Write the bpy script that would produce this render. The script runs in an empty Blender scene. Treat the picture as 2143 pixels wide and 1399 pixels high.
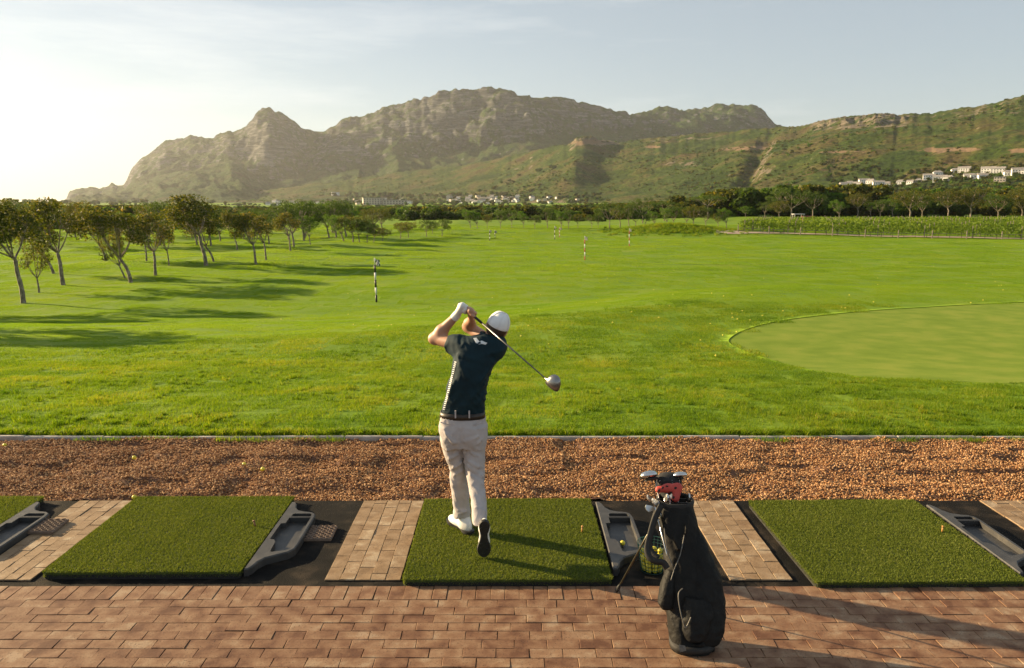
import bpy, bmesh, math, random
import numpy as np
from mathutils import Vector, Matrix, Euler, Quaternion
from mathutils.geometry import delaunay_2d_cdt

scene = bpy.context.scene
COL = scene.collection
R = math.radians

# ------------------------------------------------------------------ camera, sky, sun, exposure
CAM_Z, PITCH = 2.65, R(9.2)
FPX, PCX, PCY = 1667.0, 1071.5, 699.5          # focal length and centre in photo pixels
cam_data = bpy.data.cameras.new("camera")
cam_data.sensor_width = 36.0
cam_data.lens = FPX / 2143.0 * 36.0
cam_data.clip_start, cam_data.clip_end = 0.1, 60000.0
camera = bpy.data.objects.new("camera", cam_data)
camera.location = (0, 0, CAM_Z)
camera.rotation_euler = (R(90) - PITCH, 0, 0)
COL.objects.link(camera)
scene.camera = camera

SUN_ELEV = R(16.8)
SUN_AZ = R(-67.0)                               # from +Y, towards -X (left and ahead)
sun_vec = Vector((math.sin(SUN_AZ) * math.cos(SUN_ELEV), math.cos(SUN_AZ) * math.cos(SUN_ELEV), math.sin(SUN_ELEV)))
sun_data = bpy.data.lights.new("sun", 'SUN')
sun_data.energy = 5.0
sun_data.angle = R(0.5)
sun_data.color = (1.0, 0.76, 0.44)
sun = bpy.data.objects.new("sun", sun_data)
sun.rotation_euler = sun_vec.to_track_quat('Z', 'Y').to_euler()
COL.objects.link(sun)

world = bpy.data.worlds.new("World")
scene.world = world
world.use_nodes = True
wn, wl = world.node_tree.nodes, world.node_tree.links
wn.clear()
w_out = wn.new("ShaderNodeOutputWorld")
w_bg = wn.new("ShaderNodeBackground")
w_bg.inputs["Strength"].default_value = 0.05
sky = wn.new("ShaderNodeTexSky")
sky.sky_type = 'NISHITA'
sky.sun_disc = False
sky.sun_elevation = SUN_ELEV
sky.sun_rotation = SUN_AZ
sky.altitude = 50
sky.air_density = 0.9
sky.dust_density = 0.25
sky.ozone_density = 1.0
# thin high cloud: streaked noise on the sky direction
w_tc = wn.new("ShaderNodeTexCoord")
w_map = wn.new("ShaderNodeMapping")
w_map.inputs["Scale"].default_value = (1.6, 1.6, 13.0)
w_map.inputs["Rotation"].default_value = (R(2), R(-2.5), R(30))
w_noise = wn.new("ShaderNodeTexNoise")
w_noise.inputs["Scale"].default_value = 1.7
w_noise.inputs["Detail"].default_value = 7
w_noise.inputs["Roughness"].default_value = 0.62
w_ramp = wn.new("ShaderNodeMapRange")
w_ramp.inputs["From Min"].default_value = 0.52
w_ramp.inputs["From Max"].default_value = 0.80
w_ramp.inputs["To Max"].default_value = 0.3
w_mix = wn.new("ShaderNodeMixRGB")
w_mix.inputs["Color2"].default_value = (13.0, 12.6, 12.2, 1)
wl.new(w_tc.outputs["Generated"], w_map.inputs["Vector"])
wl.new(w_map.outputs["Vector"], w_noise.inputs["Vector"])
wl.new(w_noise.outputs["Fac"], w_ramp.inputs["Value"])
wl.new(w_ramp.outputs["Result"], w_mix.inputs["Fac"])
wl.new(sky.outputs["Color"], w_mix.inputs["Color1"])
w_veil = wn.new("ShaderNodeMixRGB")                # even veil of thin high cloud
w_veil.inputs["Fac"].default_value = 0.5
w_veil.inputs["Color2"].default_value = (4.3, 4.65, 4.65, 1)
wl.new(w_mix.outputs["Color"], w_veil.inputs["Color1"])
wl.new(w_veil.outputs["Color"], w_bg.inputs["Color"])
wl.new(w_bg.outputs["Background"], w_out.inputs["Surface"])

scene.view_settings.view_transform = 'Standard'
scene.view_settings.look = 'None'
scene.view_settings.gamma = 1.0
scene.view_settings.use_curve_mapping = False
scene.view_settings.exposure = 1.53
scene.cycles.use_denoising = True
scene.cycles.max_bounces = 6
scene.cycles.diffuse_bounces = 3
scene.cycles.transparent_max_bounces = 8
scene.cycles.transmission_bounces = 4
scene.cycles.volume_bounces = 0
scene.cycles.caustics_reflective = False
scene.cycles.caustics_refractive = False

# ------------------------------------------------------------------ helpers
rng = np.random.default_rng(7)
random.seed(7)


def px_dir(px, py):
    """view ray through a photo pixel, as a world direction with no length set"""
    u, v = (px - PCX) / FPX, (py - PCY) / FPX
    return Vector((u, math.cos(PITCH) - v * math.sin(PITCH), -math.sin(PITCH) - v * math.cos(PITCH)))


def at(px, py, Y):
    d = px_dir(px, py)
    return Vector((0, 0, CAM_Z)) + d * (Y / d.y)


def elev(py, px=PCX):
    d = px_dir(px, py)
    return d.z / math.hypot(d.x, d.y)


def hash2(ix, iy, seed):
    n = (ix.astype(np.int64) * 374761393 + iy.astype(np.int64) * 668265263 + seed * 1442695041) & 0xffffffff
    n = ((n ^ (n >> 13)) * 1274126177) & 0xffffffff
    n = (n ^ (n >> 16)) & 0xffffffff
    return n / 4294967295.0


def vnoise(x, y, seed=0):
    x = np.asarray(x, float); y = np.asarray(y, float)
    ix, iy = np.floor(x), np.floor(y)
    fx, fy = x - ix, y - iy
    fx = fx * fx * fx * (fx * (fx * 6 - 15) + 10); fy = fy * fy * fy * (fy * (fy * 6 - 15) + 10)
    a, b = hash2(ix, iy, seed), hash2(ix + 1, iy, seed)
    c, d = hash2(ix, iy + 1, seed), hash2(ix + 1, iy + 1, seed)
    return (a + (b - a) * fx) * (1 - fy) + (c + (d - c) * fx) * fy


def fbm(x, y, octv=5, seed=0, gain=0.5):
    s, a, n = 0.0, 1.0, 0.0
    for k in range(octv):
        s = s + a * (vnoise(np.asarray(x) * 2 ** k, np.asarray(y) * 2 ** k, seed + k * 17) * 2 - 1)
        n += a; a *= gain
    return s / n


def ridged(x, y, octv=5, seed=0, gain=0.5):
    s, a, n = 0.0, 1.0, 0.0
    for k in range(octv):
        s = s + a * (1 - np.abs(vnoise(np.asarray(x) * 2 ** k, np.asarray(y) * 2 ** k, seed + k * 17) * 2 - 1))
        n += a; a *= gain
    return s / n


def sstep(a, b, x):
    t = np.clip((np.asarray(x, float) - a) / (b - a), 0, 1)
    return t * t * (3 - 2 * t)


def mesh_np(name, V, F, smooth=False):
    """mesh from arrays; F is an (n,3) or (n,4) array or a list of them"""
    me = bpy.data.meshes.new(name)
    V = np.asarray(V, np.float32).reshape(-1, 3)
    Fs = F if isinstance(F, list) else [F]
    Fs = [np.asarray(f, np.int32) for f in Fs if len(f)]
    me.vertices.add(len(V)); me.vertices.foreach_set("co", V.ravel())
    tot = sum(f.size for f in Fs)
    me.loops.add(tot)
    me.loops.foreach_set("vertex_index", np.concatenate([f.ravel() for f in Fs]))
    sizes = np.concatenate([np.full(len(f), f.shape[1], np.int32) for f in Fs])
    me.polygons.add(len(sizes))
    me.polygons.foreach_set("loop_start", np.concatenate([[0], np.cumsum(sizes)[:-1]]).astype(np.int32))
    me.update(calc_edges=True)
    me.validate()
    if smooth:
        me.polygons.foreach_set("use_smooth", np.ones(len(sizes), bool))
    return me


def link(name, me, mat=None, parent=None, loc=None, rot=None, scale=None):
    o = bpy.data.objects.new(name, me)
    if mat is not None and me is not None and not me.materials:
        me.materials.append(mat)
    COL.objects.link(o)
    if parent is not None: o.parent = parent
    if loc is not None: o.location = loc
    if rot is not None: o.rotation_euler = rot
    if scale is not None: o.scale = scale if hasattr(scale, '__len__') else (scale,) * 3
    return o


def tag(o, label=None, cat=None, group=None, kind=None):
    if label: o["label"] = label
    if cat: o["category"] = cat
    if group: o["group"] = group
    if kind: o["kind"] = kind
    return o


def empty(name, loc=(0, 0, 0), rot=(0, 0, 0), scale=1.0):
    o = bpy.data.objects.new(name, None)
    o.empty_display_size = 0.1
    COL.objects.link(o)
    o.location, o.rotation_euler = loc, rot
    o.scale = (scale,) * 3
    return o


class MB:
    """collects simple shapes into one mesh"""
    def __init__(self): self.v, self.f = [], []

    def add(self, V, F):
        n = len(self.v)
        self.v += [tuple(p) for p in V]
        self.f += [tuple(i + n for i in f) for f in F]
        return self

    def box(self, lo, hi, M=None, ch=0.0):
        x0, y0, z0 = lo; x1, y1, z1 = hi
        if ch > 0:
            V = [(x0, y0, z0), (x1, y0, z0), (x1, y1, z0), (x0, y1, z0),
                 (x0, y0, z1 - ch), (x1, y0, z1 - ch), (x1, y1, z1 - ch), (x0, y1, z1 - ch),
                 (x0 + ch, y0 + ch, z1), (x1 - ch, y0 + ch, z1), (x1 - ch, y1 - ch, z1), (x0 + ch, y1 - ch, z1)]
            F = [(3, 2, 1, 0), (0, 1, 5, 4), (1, 2, 6, 5), (2, 3, 7, 6), (3, 0, 4, 7),
                 (4, 5, 9, 8), (5, 6, 10, 9), (6, 7, 11, 10), (7, 4, 8, 11), (8, 9, 10, 11)]
        else:
            V = [(x0, y0, z0), (x1, y0, z0), (x1, y1, z0), (x0, y1, z0), (x0, y0, z1), (x1, y0, z1), (x1, y1, z1), (x0, y1, z1)]
            F = [(3, 2, 1, 0), (4, 5, 6, 7), (0, 1, 5, 4), (1, 2, 6, 5), (2, 3, 7, 6), (3, 0, 4, 7)]
        if M is not None: V = [tuple(M @ Vector(p)) for p in V]
        return self.add(V, F)

    def tube(self, pts, rad, n=8, caps=True):
        pts = [Vector(p) for p in pts]
        rads = rad if hasattr(rad, '__len__') else [rad] * len(pts)
        V, F = [], []
        up = None
        for i, p in enumerate(pts):
            t = (pts[min(i + 1, len(pts) - 1)] - pts[max(i - 1, 0)]).normalized()
            if up is None:
                up = t.orthogonal().normalized()
            else:
                up = (up - t * up.dot(t))
                up = up.normalized() if up.length > 1e-6 else t.orthogonal().normalized()
            b = t.cross(up)
            for k in range(n):
                a = 2 * math.pi * k / n
                V.append(p + (up * math.cos(a) + b * math.sin(a)) * rads[i])
        for i in range(len(pts) - 1):
            for k in range(n):
                a, b2 = i * n + k, i * n + (k + 1) % n
                F.append((a, b2, b2 + n, a + n))
        if caps:
            F.append(tuple(range(n - 1, -1, -1)))
            F.append(tuple((len(pts) - 1) * n + k for k in range(n)))
        return self.add(V, F)

    def rings(self, rings, caps=True, closed=True):
        """loft between rings of equal length"""
        n = len(rings[0]); V = [p for r in rings for p in r]; F = []
        for i in range(len(rings) - 1):
            for k in range(n if closed else n - 1):
                a, b = i * n + k, i * n + (k + 1) % n
                F.append((a, b, b + n, a + n))
        if caps and closed:
            F.append(tuple(range(n - 1, -1, -1)))
            F.append(tuple((len(rings) - 1) * n + k for k in range(n)))
        return self.add(V, F)

    def sphere(self, c, r, nu=12, nv=8, M=None):
        c = Vector(c); r = r if hasattr(r, '__len__') else (r, r, r)
        rings = []
        for j in range(1, nv):
            a = math.pi * j / nv
            rings.append([Vector((math.sin(a) * math.cos(2 * math.pi * k / nu) * r[0], math.sin(a) * math.sin(2 * math.pi * k / nu) * r[1], -math.cos(a) * r[2])) for k in range(nu)])
        V = [p for q in rings for p in q] + [Vector((0, 0, -r[2])), Vector((0, 0, r[2]))]
        F = []
        for i in range(nv - 2):
            for k in range(nu):
                a, b = i * nu + k, i * nu + (k + 1) % nu
                F.append((a, b, b + nu, a + nu))
        s, t = len(V) - 2, len(V) - 1
        for k in range(nu):
            F.append((s, (k + 1) % nu, k)); F.append(((nv - 2) * nu + k, (nv - 2) * nu + (k + 1) % nu, t))
        V = [(M @ p if M is not None else p) + c for p in V]
        return self.add(V, F)

    def mesh(self, name, smooth=False):
        me = bpy.data.meshes.new(name)
        me.from_pydata([tuple(p) for p in self.v], [], self.f)
        me.update()
        if smooth:
            me.polygons.foreach_set("use_smooth", np.ones(len(me.polygons), bool))
        return me

    def build(self, name, mat=None, parent=None, smooth=False, **k):
        return link(name, self.mesh(name, smooth), mat, parent, **k)


def catmull(pts, n=8, closed=False):
    P = [Vector(p) for p in pts]; out = []
    m = len(P)
    for i in range(m if closed else m - 1):
        g = (lambda k: P[k % m]) if closed else (lambda k: P[max(0, min(m - 1, k))])
        a, b, c, d = g(i - 1), g(i), g(i + 1), g(i + 2)
        for k in range(n):
            t = k / n
            out.append(0.5 * ((2 * b) + (c - a) * t + (2 * a - 5 * b + 4 * c - d) * t * t + (3 * b - a - 3 * c + d) * t ** 3))
    if not closed: out.append(P[-1])
    return out


ORD = ["leftmost"] + [w + " from the left" for w in "second third fourth fifth sixth seventh eighth ninth tenth eleventh twelfth thirteenth fourteenth fifteenth sixteenth seventeenth eighteenth nineteenth twentieth twenty-first twenty-second twenty-third twenty-fourth twenty-fifth twenty-sixth twenty-seventh twenty-eighth twenty-ninth thirtieth thirty-first thirty-second thirty-third thirty-fourth thirty-fifth thirty-sixth".split()]


# ------------------------------------------------------------------ materials
def new_mat(name):
    m = bpy.data.materials.new(name); m.use_nodes = True
    nt = m.node_tree
    return m, nt, nt.nodes, nt.links, nt.nodes["Principled BSDF"]


def ramp(nodes, stops):
    r = nodes.new("ShaderNodeValToRGB")
    e = r.color_ramp.elements
    while len(e) > 1: e.remove(e[-1])
    e[0].position = stops[0][0]; e[0].color = (*stops[0][1], 1)
    for p, c in stops[1:]:
        q = e.new(p); q.color = (*c, 1)
    return r


def pm(name, stops, scale=10.0, rough=0.8, bump=0.0, bscale=None, metal=0.0, detail=4, coord='Object', spec=0.5, bdist=0.01, island=0.0, objrand=0.0, stretch=None, coat=0.0):
    """noise-coloured principled material; island / objrand shift the colour per piece"""
    m, nt, N, L, P = new_mat(name)
    if not isinstance(stops, list): stops = [(0.0, stops), (1.0, stops)]
    tc = N.new("ShaderNodeTexCoord")
    src = tc.outputs[coord]
    if stretch:
        mp = N.new("ShaderNodeMapping"); mp.inputs["Scale"].default_value = stretch
        L.new(src, mp.inputs["Vector"]); src = mp.outputs["Vector"]
    nz = N.new("ShaderNodeTexNoise"); nz.inputs["Scale"].default_value = scale; nz.inputs["Detail"].default_value = detail
    L.new(src, nz.inputs["Vector"])
    fac = nz.outputs["Fac"]
    mr = N.new("ShaderNodeMapRange"); mr.inputs["From Min"].default_value = 0.28; mr.inputs["From Max"].default_value = 0.72
    L.new(fac, mr.inputs["Value"]); fac = mr.outputs["Result"]

    def shift(out, amount):
        nonlocal fac
        s = N.new("ShaderNodeMath"); s.operation = 'MULTIPLY_ADD'; s.inputs[1].default_value = amount; s.inputs[2].default_value = -amount / 2
        L.new(out, s.inputs[0])
        a = N.new("ShaderNodeMath"); a.operation = 'ADD'
        L.new(fac, a.inputs[0]); L.new(s.outputs[0], a.inputs[1]); fac = a.outputs[0]
    if island: shift(N.new("ShaderNodeNewGeometry").outputs["Random Per Island"], island)
    if objrand: shift(N.new("ShaderNodeObjectInfo").outputs["Random"], objrand)
    rp = ramp(N, stops); L.new(fac, rp.inputs["Fac"]); L.new(rp.outputs["Color"], P.inputs["Base Color"])
    P.inputs["Roughness"].default_value = rough; P.inputs["Metallic"].default_value = metal
    P.inputs["Specular IOR Level"].default_value = spec
    if coat: P.inputs["Coat Weight"].default_value = coat
    if bump:
        b = N.new("ShaderNodeBump"); b.inputs["Strength"].default_value = bump; b.inputs["Distance"].default_value = bdist
        n2 = N.new("ShaderNodeTexNoise"); n2.inputs["Scale"].default_value = bscale or scale * 4; n2.inputs["Detail"].default_value = 6
        L.new(src, n2.inputs["Vector"]); L.new(n2.outputs["Fac"], b.inputs["Height"]); L.new(b.outputs["Normal"], P.inputs["Normal"])
    return m


def leaf_mat(name, stops, trans=0.45, tcol=None, rough=0.6, spec=0.25, objrand=0.0, loc=0.0, locs=0.16):
    """thin leaf or blade: diffuse + translucent, colour varied per leaf"""
    m, nt, N, L, P = new_mat(name)
    rnd = N.new("ShaderNodeNewGeometry").outputs["Random Per Island"]
    if objrand:
        oi = N.new("ShaderNodeObjectInfo")
        mx = N.new("ShaderNodeMath"); mx.operation = 'MULTIPLY_ADD'; mx.inputs[1].default_value = 1 - objrand
        L.new(rnd, mx.inputs[0])
        m2 = N.new("ShaderNodeMath"); m2.operation = 'MULTIPLY'; m2.inputs[1].default_value = objrand
        L.new(oi.outputs["Random"], m2.inputs[0]); L.new(m2.outputs[0], mx.inputs[2]); rnd = mx.outputs[0]
    if loc:                                          # drier and lusher stretches of turf
        oi = N.new("ShaderNodeObjectInfo"); nz = N.new("ShaderNodeTexNoise")
        nz.inputs["Scale"].default_value = locs; nz.inputs["Detail"].default_value = 5; nz.inputs["Roughness"].default_value = .6
        L.new(oi.outputs["Location"], nz.inputs["Vector"])
        ma = N.new("ShaderNodeMath"); ma.operation = 'MULTIPLY_ADD'; ma.inputs[1].default_value = loc; ma.inputs[2].default_value = -loc / 2
        L.new(nz.outputs["Fac"], ma.inputs[0])
        ad = N.new("ShaderNodeMath"); ad.operation = 'ADD'; L.new(rnd, ad.inputs[0]); L.new(ma.outputs[0], ad.inputs[1]); rnd = ad.outputs[0]
    rp = ramp(N, stops); L.new(rnd, rp.inputs["Fac"])
    L.new(rp.outputs["Color"], P.inputs["Base Color"])
    P.inputs["Roughness"].default_value = rough; P.inputs["Specular IOR Level"].default_value = spec
    tr = N.new("ShaderNodeBsdfTranslucent")
    hs = N.new("ShaderNodeMixRGB"); hs.blend_type = 'MULTIPLY'; hs.inputs["Fac"].default_value = 1
    hs.inputs["Color2"].default_value = (*(tcol or (1.5, 1.35, 0.6)), 1)
    L.new(rp.outputs["Color"], hs.inputs["Color1"]); L.new(hs.outputs["Color"], tr.inputs["Color"])
    mix = N.new("ShaderNodeMixShader"); mix.inputs["Fac"].default_value = trans
    L.new(P.outputs[0], mix.inputs[1]); L.new(tr.outputs[0], mix.inputs[2])
    L.new(mix.outputs[0], N["Material Output"].inputs["Surface"])
    return m


def scatter(name, pts, rots, scales, idx, protos, kind="stuff", parent=None):
    """one object that instances unlinked prototype meshes on given points"""
    me = bpy.data.meshes.new(name)
    n = len(pts)
    me.vertices.add(n); me.vertices.foreach_set("co", np.asarray(pts, np.float32).ravel())
    a = me.attributes.new("rot", 'FLOAT_VECTOR', 'POINT'); a.data.foreach_set("vector", np.asarray(rots, np.float32).ravel())
    a = me.attributes.new("scl", 'FLOAT_VECTOR', 'POINT')
    sc = np.asarray(scales, np.float32)
    if sc.ndim == 1: sc = np.repeat(sc[:, None], 3, 1)
    a.data.foreach_set("vector", sc.ravel())
    a = me.attributes.new("idx", 'INT', 'POINT'); a.data.foreach_set("value", np.asarray(idx, np.int32))
    me.update()
    o = link(name, me, parent=parent)
    ng = bpy.data.node_groups.new(name + "_nodes", 'GeometryNodeTree')
    ng.interface.new_socket("Geometry", in_out='INPUT', socket_type='NodeSocketGeometry')
    ng.interface.new_socket("Geometry", in_out='OUTPUT', socket_type='NodeSocketGeometry')
    N, L = ng.nodes, ng.links
    gi, go = N.new("NodeGroupInput"), N.new("NodeGroupOutput")
    iop = N.new("GeometryNodeInstanceOnPoints"); iop.inputs["Pick Instance"].default_value = True
    jn = N.new("GeometryNodeJoinGeometry")
    for p in protos:
        oi = N.new("GeometryNodeObjectInfo"); oi.inputs["Object"].default_value = p
        oi.inputs["As Instance"].default_value = True
        L.new(oi.outputs["Geometry"], jn.inputs["Geometry"])

    def attr(nm, t):
        q = N.new("GeometryNodeInputNamedAttribute"); q.data_type = t; q.inputs["Name"].default_value = nm
        return q.outputs["Attribute"]
    L.new(gi.outputs[0], iop.inputs["Points"]); L.new(jn.outputs[0], iop.inputs["Instance"])
    L.new(attr("idx", 'INT'), iop.inputs["Instance Index"])
    L.new(attr("rot", 'FLOAT_VECTOR'), iop.inputs["Rotation"]); L.new(attr("scl", 'FLOAT_VECTOR'), iop.inputs["Scale"])
    L.new(iop.outputs[0], go.inputs[0])
    md = o.modifiers.new("scatter", 'NODES'); md.node_group = ng
    if kind: o["kind"] = kind
    return o


def proto(name, me, mat):
    """a prototype mesh object that is never linked to the scene"""
    me.materials.append(mat)
    return bpy.data.objects.new(name, me)


def blades_mesh(name, n, rad, h, w, bend=0.5, seed=0, seg=2):
    """a tuft of n grass blades"""
    r = np.random.default_rng(seed); V, F = [], []
    for k in range(n):
        a = r.uniform(0, 2 * math.pi); d = rad * math.sqrt(r.uniform())
        bx, by = d * math.cos(a), d * math.sin(a)
        th = r.uniform(0, 2 * math.pi); hh = h * r.uniform(0.6, 1.15); ww = w * r.uniform(0.7, 1.2)
        lx, ly = math.cos(th), math.sin(th)
        bd = bend * hh * r.uniform(0.2, 1.0); ph = r.uniform(0, 2 * math.pi)
        ex, ey = math.cos(ph) * bd, math.sin(ph) * bd
        i = len(V)
        V += [(bx - lx * ww / 2, by - ly * ww / 2, -0.004), (bx + lx * ww / 2, by + ly * ww / 2, -0.004)]
        if seg == 2:
            V += [(bx - lx * ww * .4 + ex * .3, by - ly * ww * .4 + ey * .3, hh * .6), (bx + lx * ww * .4 + ex * .3, by + ly * ww * .4 + ey * .3, hh * .6)]
            F += [(i, i + 1, i + 3), (i, i + 3, i + 2)]
            i += 2
        V.append((bx + ex, by + ey, hh)); F.append((i, i + 1, len(V) - 1))
    return mesh_np(name, V, np.array(F))
# ------------------------------------------------------------------ terrain of the range
def zt(x, y):
    x = np.asarray(x, float); y = np.asarray(y, float)
    wR = sstep(-7.0, 13.0, x)
    z = -0.45 * sstep(9.2, 17, y) - 1.7 * sstep(14 + 15 * wR, 38 + 10 * wR, y)
    z = z + 0.10 * fbm(x / 5.0, y / 5.0, 3, 3) * sstep(9.5, 13, y) * (1 - 0.8 * wR * (1 - sstep(26, 34, y)))
    far = sstep(52, 90, y)
    z = z + far * sstep(8, -12, x) * (0.55 * fbm(x / 11.0 + 3, y / 16.0, 3, 11) + 0.25)
    z = z + far * 0.35 * fbm(x / 30.0, y / 30.0, 3, 5)
    # low ridge at the end of the range, then a slow rise to the foot of the hills
    z = z + 0.9 * sstep(108, 135, y) * sstep(-60, 10, x) * (1 - 0.6 * sstep(150, 200, y))
    z = z + 9.5 * sstep(650, 2000, y) + 1.2 * sstep(150, 240, y) * sstep(20, 70, x)
    z = z + 1.0 * np.exp(-((x - 25) / 8.0) ** 2 - ((y - 124) / 5.0) ** 2)          # grassy bank by the vines
    return z


GP_T = 6.0 * 1.006 ** np.arange(840)


def gp(px, py):
    """ground point seen through a photo pixel"""
    d = px_dir(px, py)
    f = lambda t: CAM_Z + d.z * t - zt(d.x * t, d.y * t)
    i = int(np.argmax(f(GP_T) < 0)) or len(GP_T) - 1
    q = np.linspace(GP_T[i - 1], GP_T[i], 200)
    t = float(q[int(np.argmax(f(q) < 0))])
    return Vector((d.x * t, d.y * t, float(zt(d.x * t, d.y * t))))


def in_poly(poly, x, y):
    x = np.asarray(x); y = np.asarray(y); c = np.zeros(x.shape, bool)
    n = len(poly)
    for i in range(n):
        x1, y1 = poly[i][0], poly[i][1]; x2, y2 = poly[(i + 1) % n][0], poly[(i + 1) % n][1]
        if y1 == y2: continue
        hit = ((y1 > y) != (y2 > y)) & (x < (x2 - x1) * (y - y1) / (y2 - y1) + x1)
        c ^= hit
    return c


def cdt(points, loops):
    """constrained triangulation of points with closed loops as edges -> verts (n,2), tris"""
    P = [Vector((float(p[0]), float(p[1]))) for p in points]
    E = []
    for lp in loops:
        s = len(P)
        P += [Vector((float(p[0]), float(p[1]))) for p in lp]
        E += [(s + i, s + (i + 1) % len(lp)) for i in range(len(lp))]
    V, _, F, *_r = delaunay_2d_cdt(P, E, [], 0, 1e-5)
    tri = []
    for f in F:
        for k in range(1, len(f) - 1): tri.append((f[0], f[k], f[k + 1]))
    return np.array([(v.x, v.y) for v in V]), np.array(tri, np.int32)


KERB_Y = 8.93
green_px = [(1525, 712), (1560, 690), (1630, 672), (1710, 661), (1800, 652), (1900, 645), (2020, 638), (2143, 632)]
green_px2 = [(2143, 801), (2020, 799), (1900, 795), (1790, 787), (1690, 773), (1610, 752), (1550, 731)]
gpt = [gp(*p) for p in green_px] 
gpt += [Vector((gpt[-1].x + 3, gpt[-1].y + .6, 0)), Vector((gpt[-1].x + 5, gpt[-1].y - 3, 0)), Vector((gpt[-1].x + 2, gpt[-1].y - 9, 0))]
g2 = [gp(*p) for p in green_px2]
gpt += [Vector((g2[0].x + 3.2, g2[0].y + .9, 0))] + g2
green_loop = [(p.x, p.y) for p in catmull([Vector((p.x, p.y, 0)) for p in gpt], 10, True)]
GREEN_DROP = 0.015

M_lawn = pm("lawn_turf", [(0.0, (0.100, 0.180, 0.011)), (0.5, (0.135, 0.220, 0.014)), (1.0, (0.175, 0.235, 0.022))], scale=0.35, rough=0.9, bump=0.6, bscale=9.0, bdist=0.03, detail=8, spec=0.1)
M_green = pm("putting_turf", [(0.1, (0.135, 0.200, 0.020)), (0.5, (0.162, 0.226, 0.026)), (0.9, (0.205, 0.248, 0.036))], scale=1.6, rough=0.9, bump=0.5, bscale=45.0, bdist=0.02, detail=12, spec=0.08)

# rows of points whose spacing grows with distance, so one sheet runs from the kerb to the horizon
pts = []
y = KERB_Y
while y < 9000:
    half = 0.95 * y + 9
    step = max(0.30, y * 0.016) if y < 200 else y * 0.05
    xs = np.arange(-half, half + step * .5, step)
    j = 0.0 if y == KERB_Y else 0.25
    for x in xs:
        xx, yy = x + random.uniform(-j, j) * step, y + random.uniform(-j, j) * step
        pts.append((xx, max(yy, KERB_Y)))
    y += step * 0.9
pts = np.array(pts)
ga = np.array(green_loop)
near = in_poly(green_loop, pts[:, 0], pts[:, 1])
pts = pts[~near]
V2, T2 = cdt(pts, [green_loop])
cen = V2[T2].mean(axis=1)
inside = in_poly(green_loop, cen[:, 0], cen[:, 1])
V3 = np.column_stack([V2, zt(V2[:, 0], V2[:, 1])])
# cut the hole for the green and drop a lip down from its rim
keep = T2[~inside]
idx = {}
for i, (x, yv) in enumerate(V2): idx[(round(x, 4), round(yv, 4))] = i
loop_i = [idx.get((round(p[0], 4), round(p[1], 4))) for p in green_loop]
loop_i = [i for i in loop_i if i is not None]
low = len(V3)
V3 = np.vstack([V3, V3[loop_i] - np.array([0, 0, GREEN_DROP + 0.02])])
nl = len(loop_i)
lip = np.array([(loop_i[k], loop_i[(k + 1) % nl], low + (k + 1) % nl, low + k) for k in range(nl)])
ground = link("lawn_ground", mesh_np("lawn_ground", V3, [keep, lip], smooth=False), M_lawn)
ground["kind"] = "structure"
ground["label"] = "green grass of the driving range running to the far trees"
gx = np.array(green_loop)
gi = []
for a in np.arange(gx[:, 0].min(), gx[:, 0].max(), .35):
    for b in np.arange(gx[:, 1].min(), gx[:, 1].max(), .35): gi.append((a, b))
gi = np.array(gi); gi = gi[in_poly(green_loop, gi[:, 0], gi[:, 1])]
Vg, Tg = cdt(gi, [green_loop])
cg = Vg[Tg].mean(axis=1); Tg = Tg[in_poly(green_loop, cg[:, 0], cg[:, 1])]
g_obj = link("putting_green", mesh_np("putting_green", np.column_stack([Vg, zt(Vg[:, 0], Vg[:, 1]) - GREEN_DROP]), Tg, smooth=True), M_green)
tag(g_obj, "smooth paler practice green cut into the rough grass", kind="structure")

# -- grass blades (patches of blades, many patches)
GR = [(0.0, (0.050, 0.115, 0.005)), (0.4, (0.118, 0.205, 0.007)), (0.75, (0.180, 0.258, 0.010)), (1.0, (0.285, 0.270, 0.040))]
M_blade = leaf_mat("grass_blade", GR, trans=0.5, tcol=(1.45, 1.35, 0.5), objrand=0.25, loc=1.7, locs=.75)
FR = [(0.0, (0.110, 0.215, 0.012)), (0.5, (0.155, 0.262, 0.014)), (1.0, (0.215, 0.290, 0.024))]
M_fair = leaf_mat("mown_blade", FR, trans=0.5, tcol=(1.4, 1.3, 0.5), objrand=0.3, loc=1.6)


def patch_mesh(name, n, size, h, w, bend, seed):
    r = np.random.default_rng(seed)
    P = r.uniform(-size / 2, size / 2, (n, 2)); th = r.uniform(0, 2 * np.pi, n); ph = r.uniform(0, 2 * np.pi, n)
    cl = 0.35 + 0.95 * vnoise(P[:, 0] / size * 7 + 20, P[:, 1] / size * 7 + 20, seed)
    hh = h * r.uniform(0.55, 1.15, n) * cl; ww = w * r.uniform(.7, 1.2, n); bd = bend * hh * r.uniform(.2, 1, n)
    lx, ly = np.cos(th) * ww / 2, np.sin(th) * ww / 2
    z0 = np.full(n, -0.012)
    A = np.column_stack([P[:, 0] - lx, P[:, 1] - ly, z0]); B = np.column_stack([P[:, 0] + lx, P[:, 1] + ly, z0])
    C = np.column_stack([P[:, 0] + np.cos(ph) * bd, P[:, 1] + np.sin(ph) * bd, hh])
    V = np.stack([A, B, C], 1).reshape(-1, 3)
    return mesh_np(name, V, np.arange(3 * n).reshape(-1, 3))


def spread(cell, y0, y1, half, jit=.5, seed=1):
    r = np.random.default_rng(seed); out = []
    y = y0
    while y < y1:
        h = half(y)
        xs = np.arange(-h, h, cell)
        out.append(np.column_stack([xs + r.uniform(-jit, jit, len(xs)) * cell, np.full(len(xs), y) + r.uniform(-jit, jit, len(xs)) * cell]))
        y += cell
    return np.vstack(out)


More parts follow.
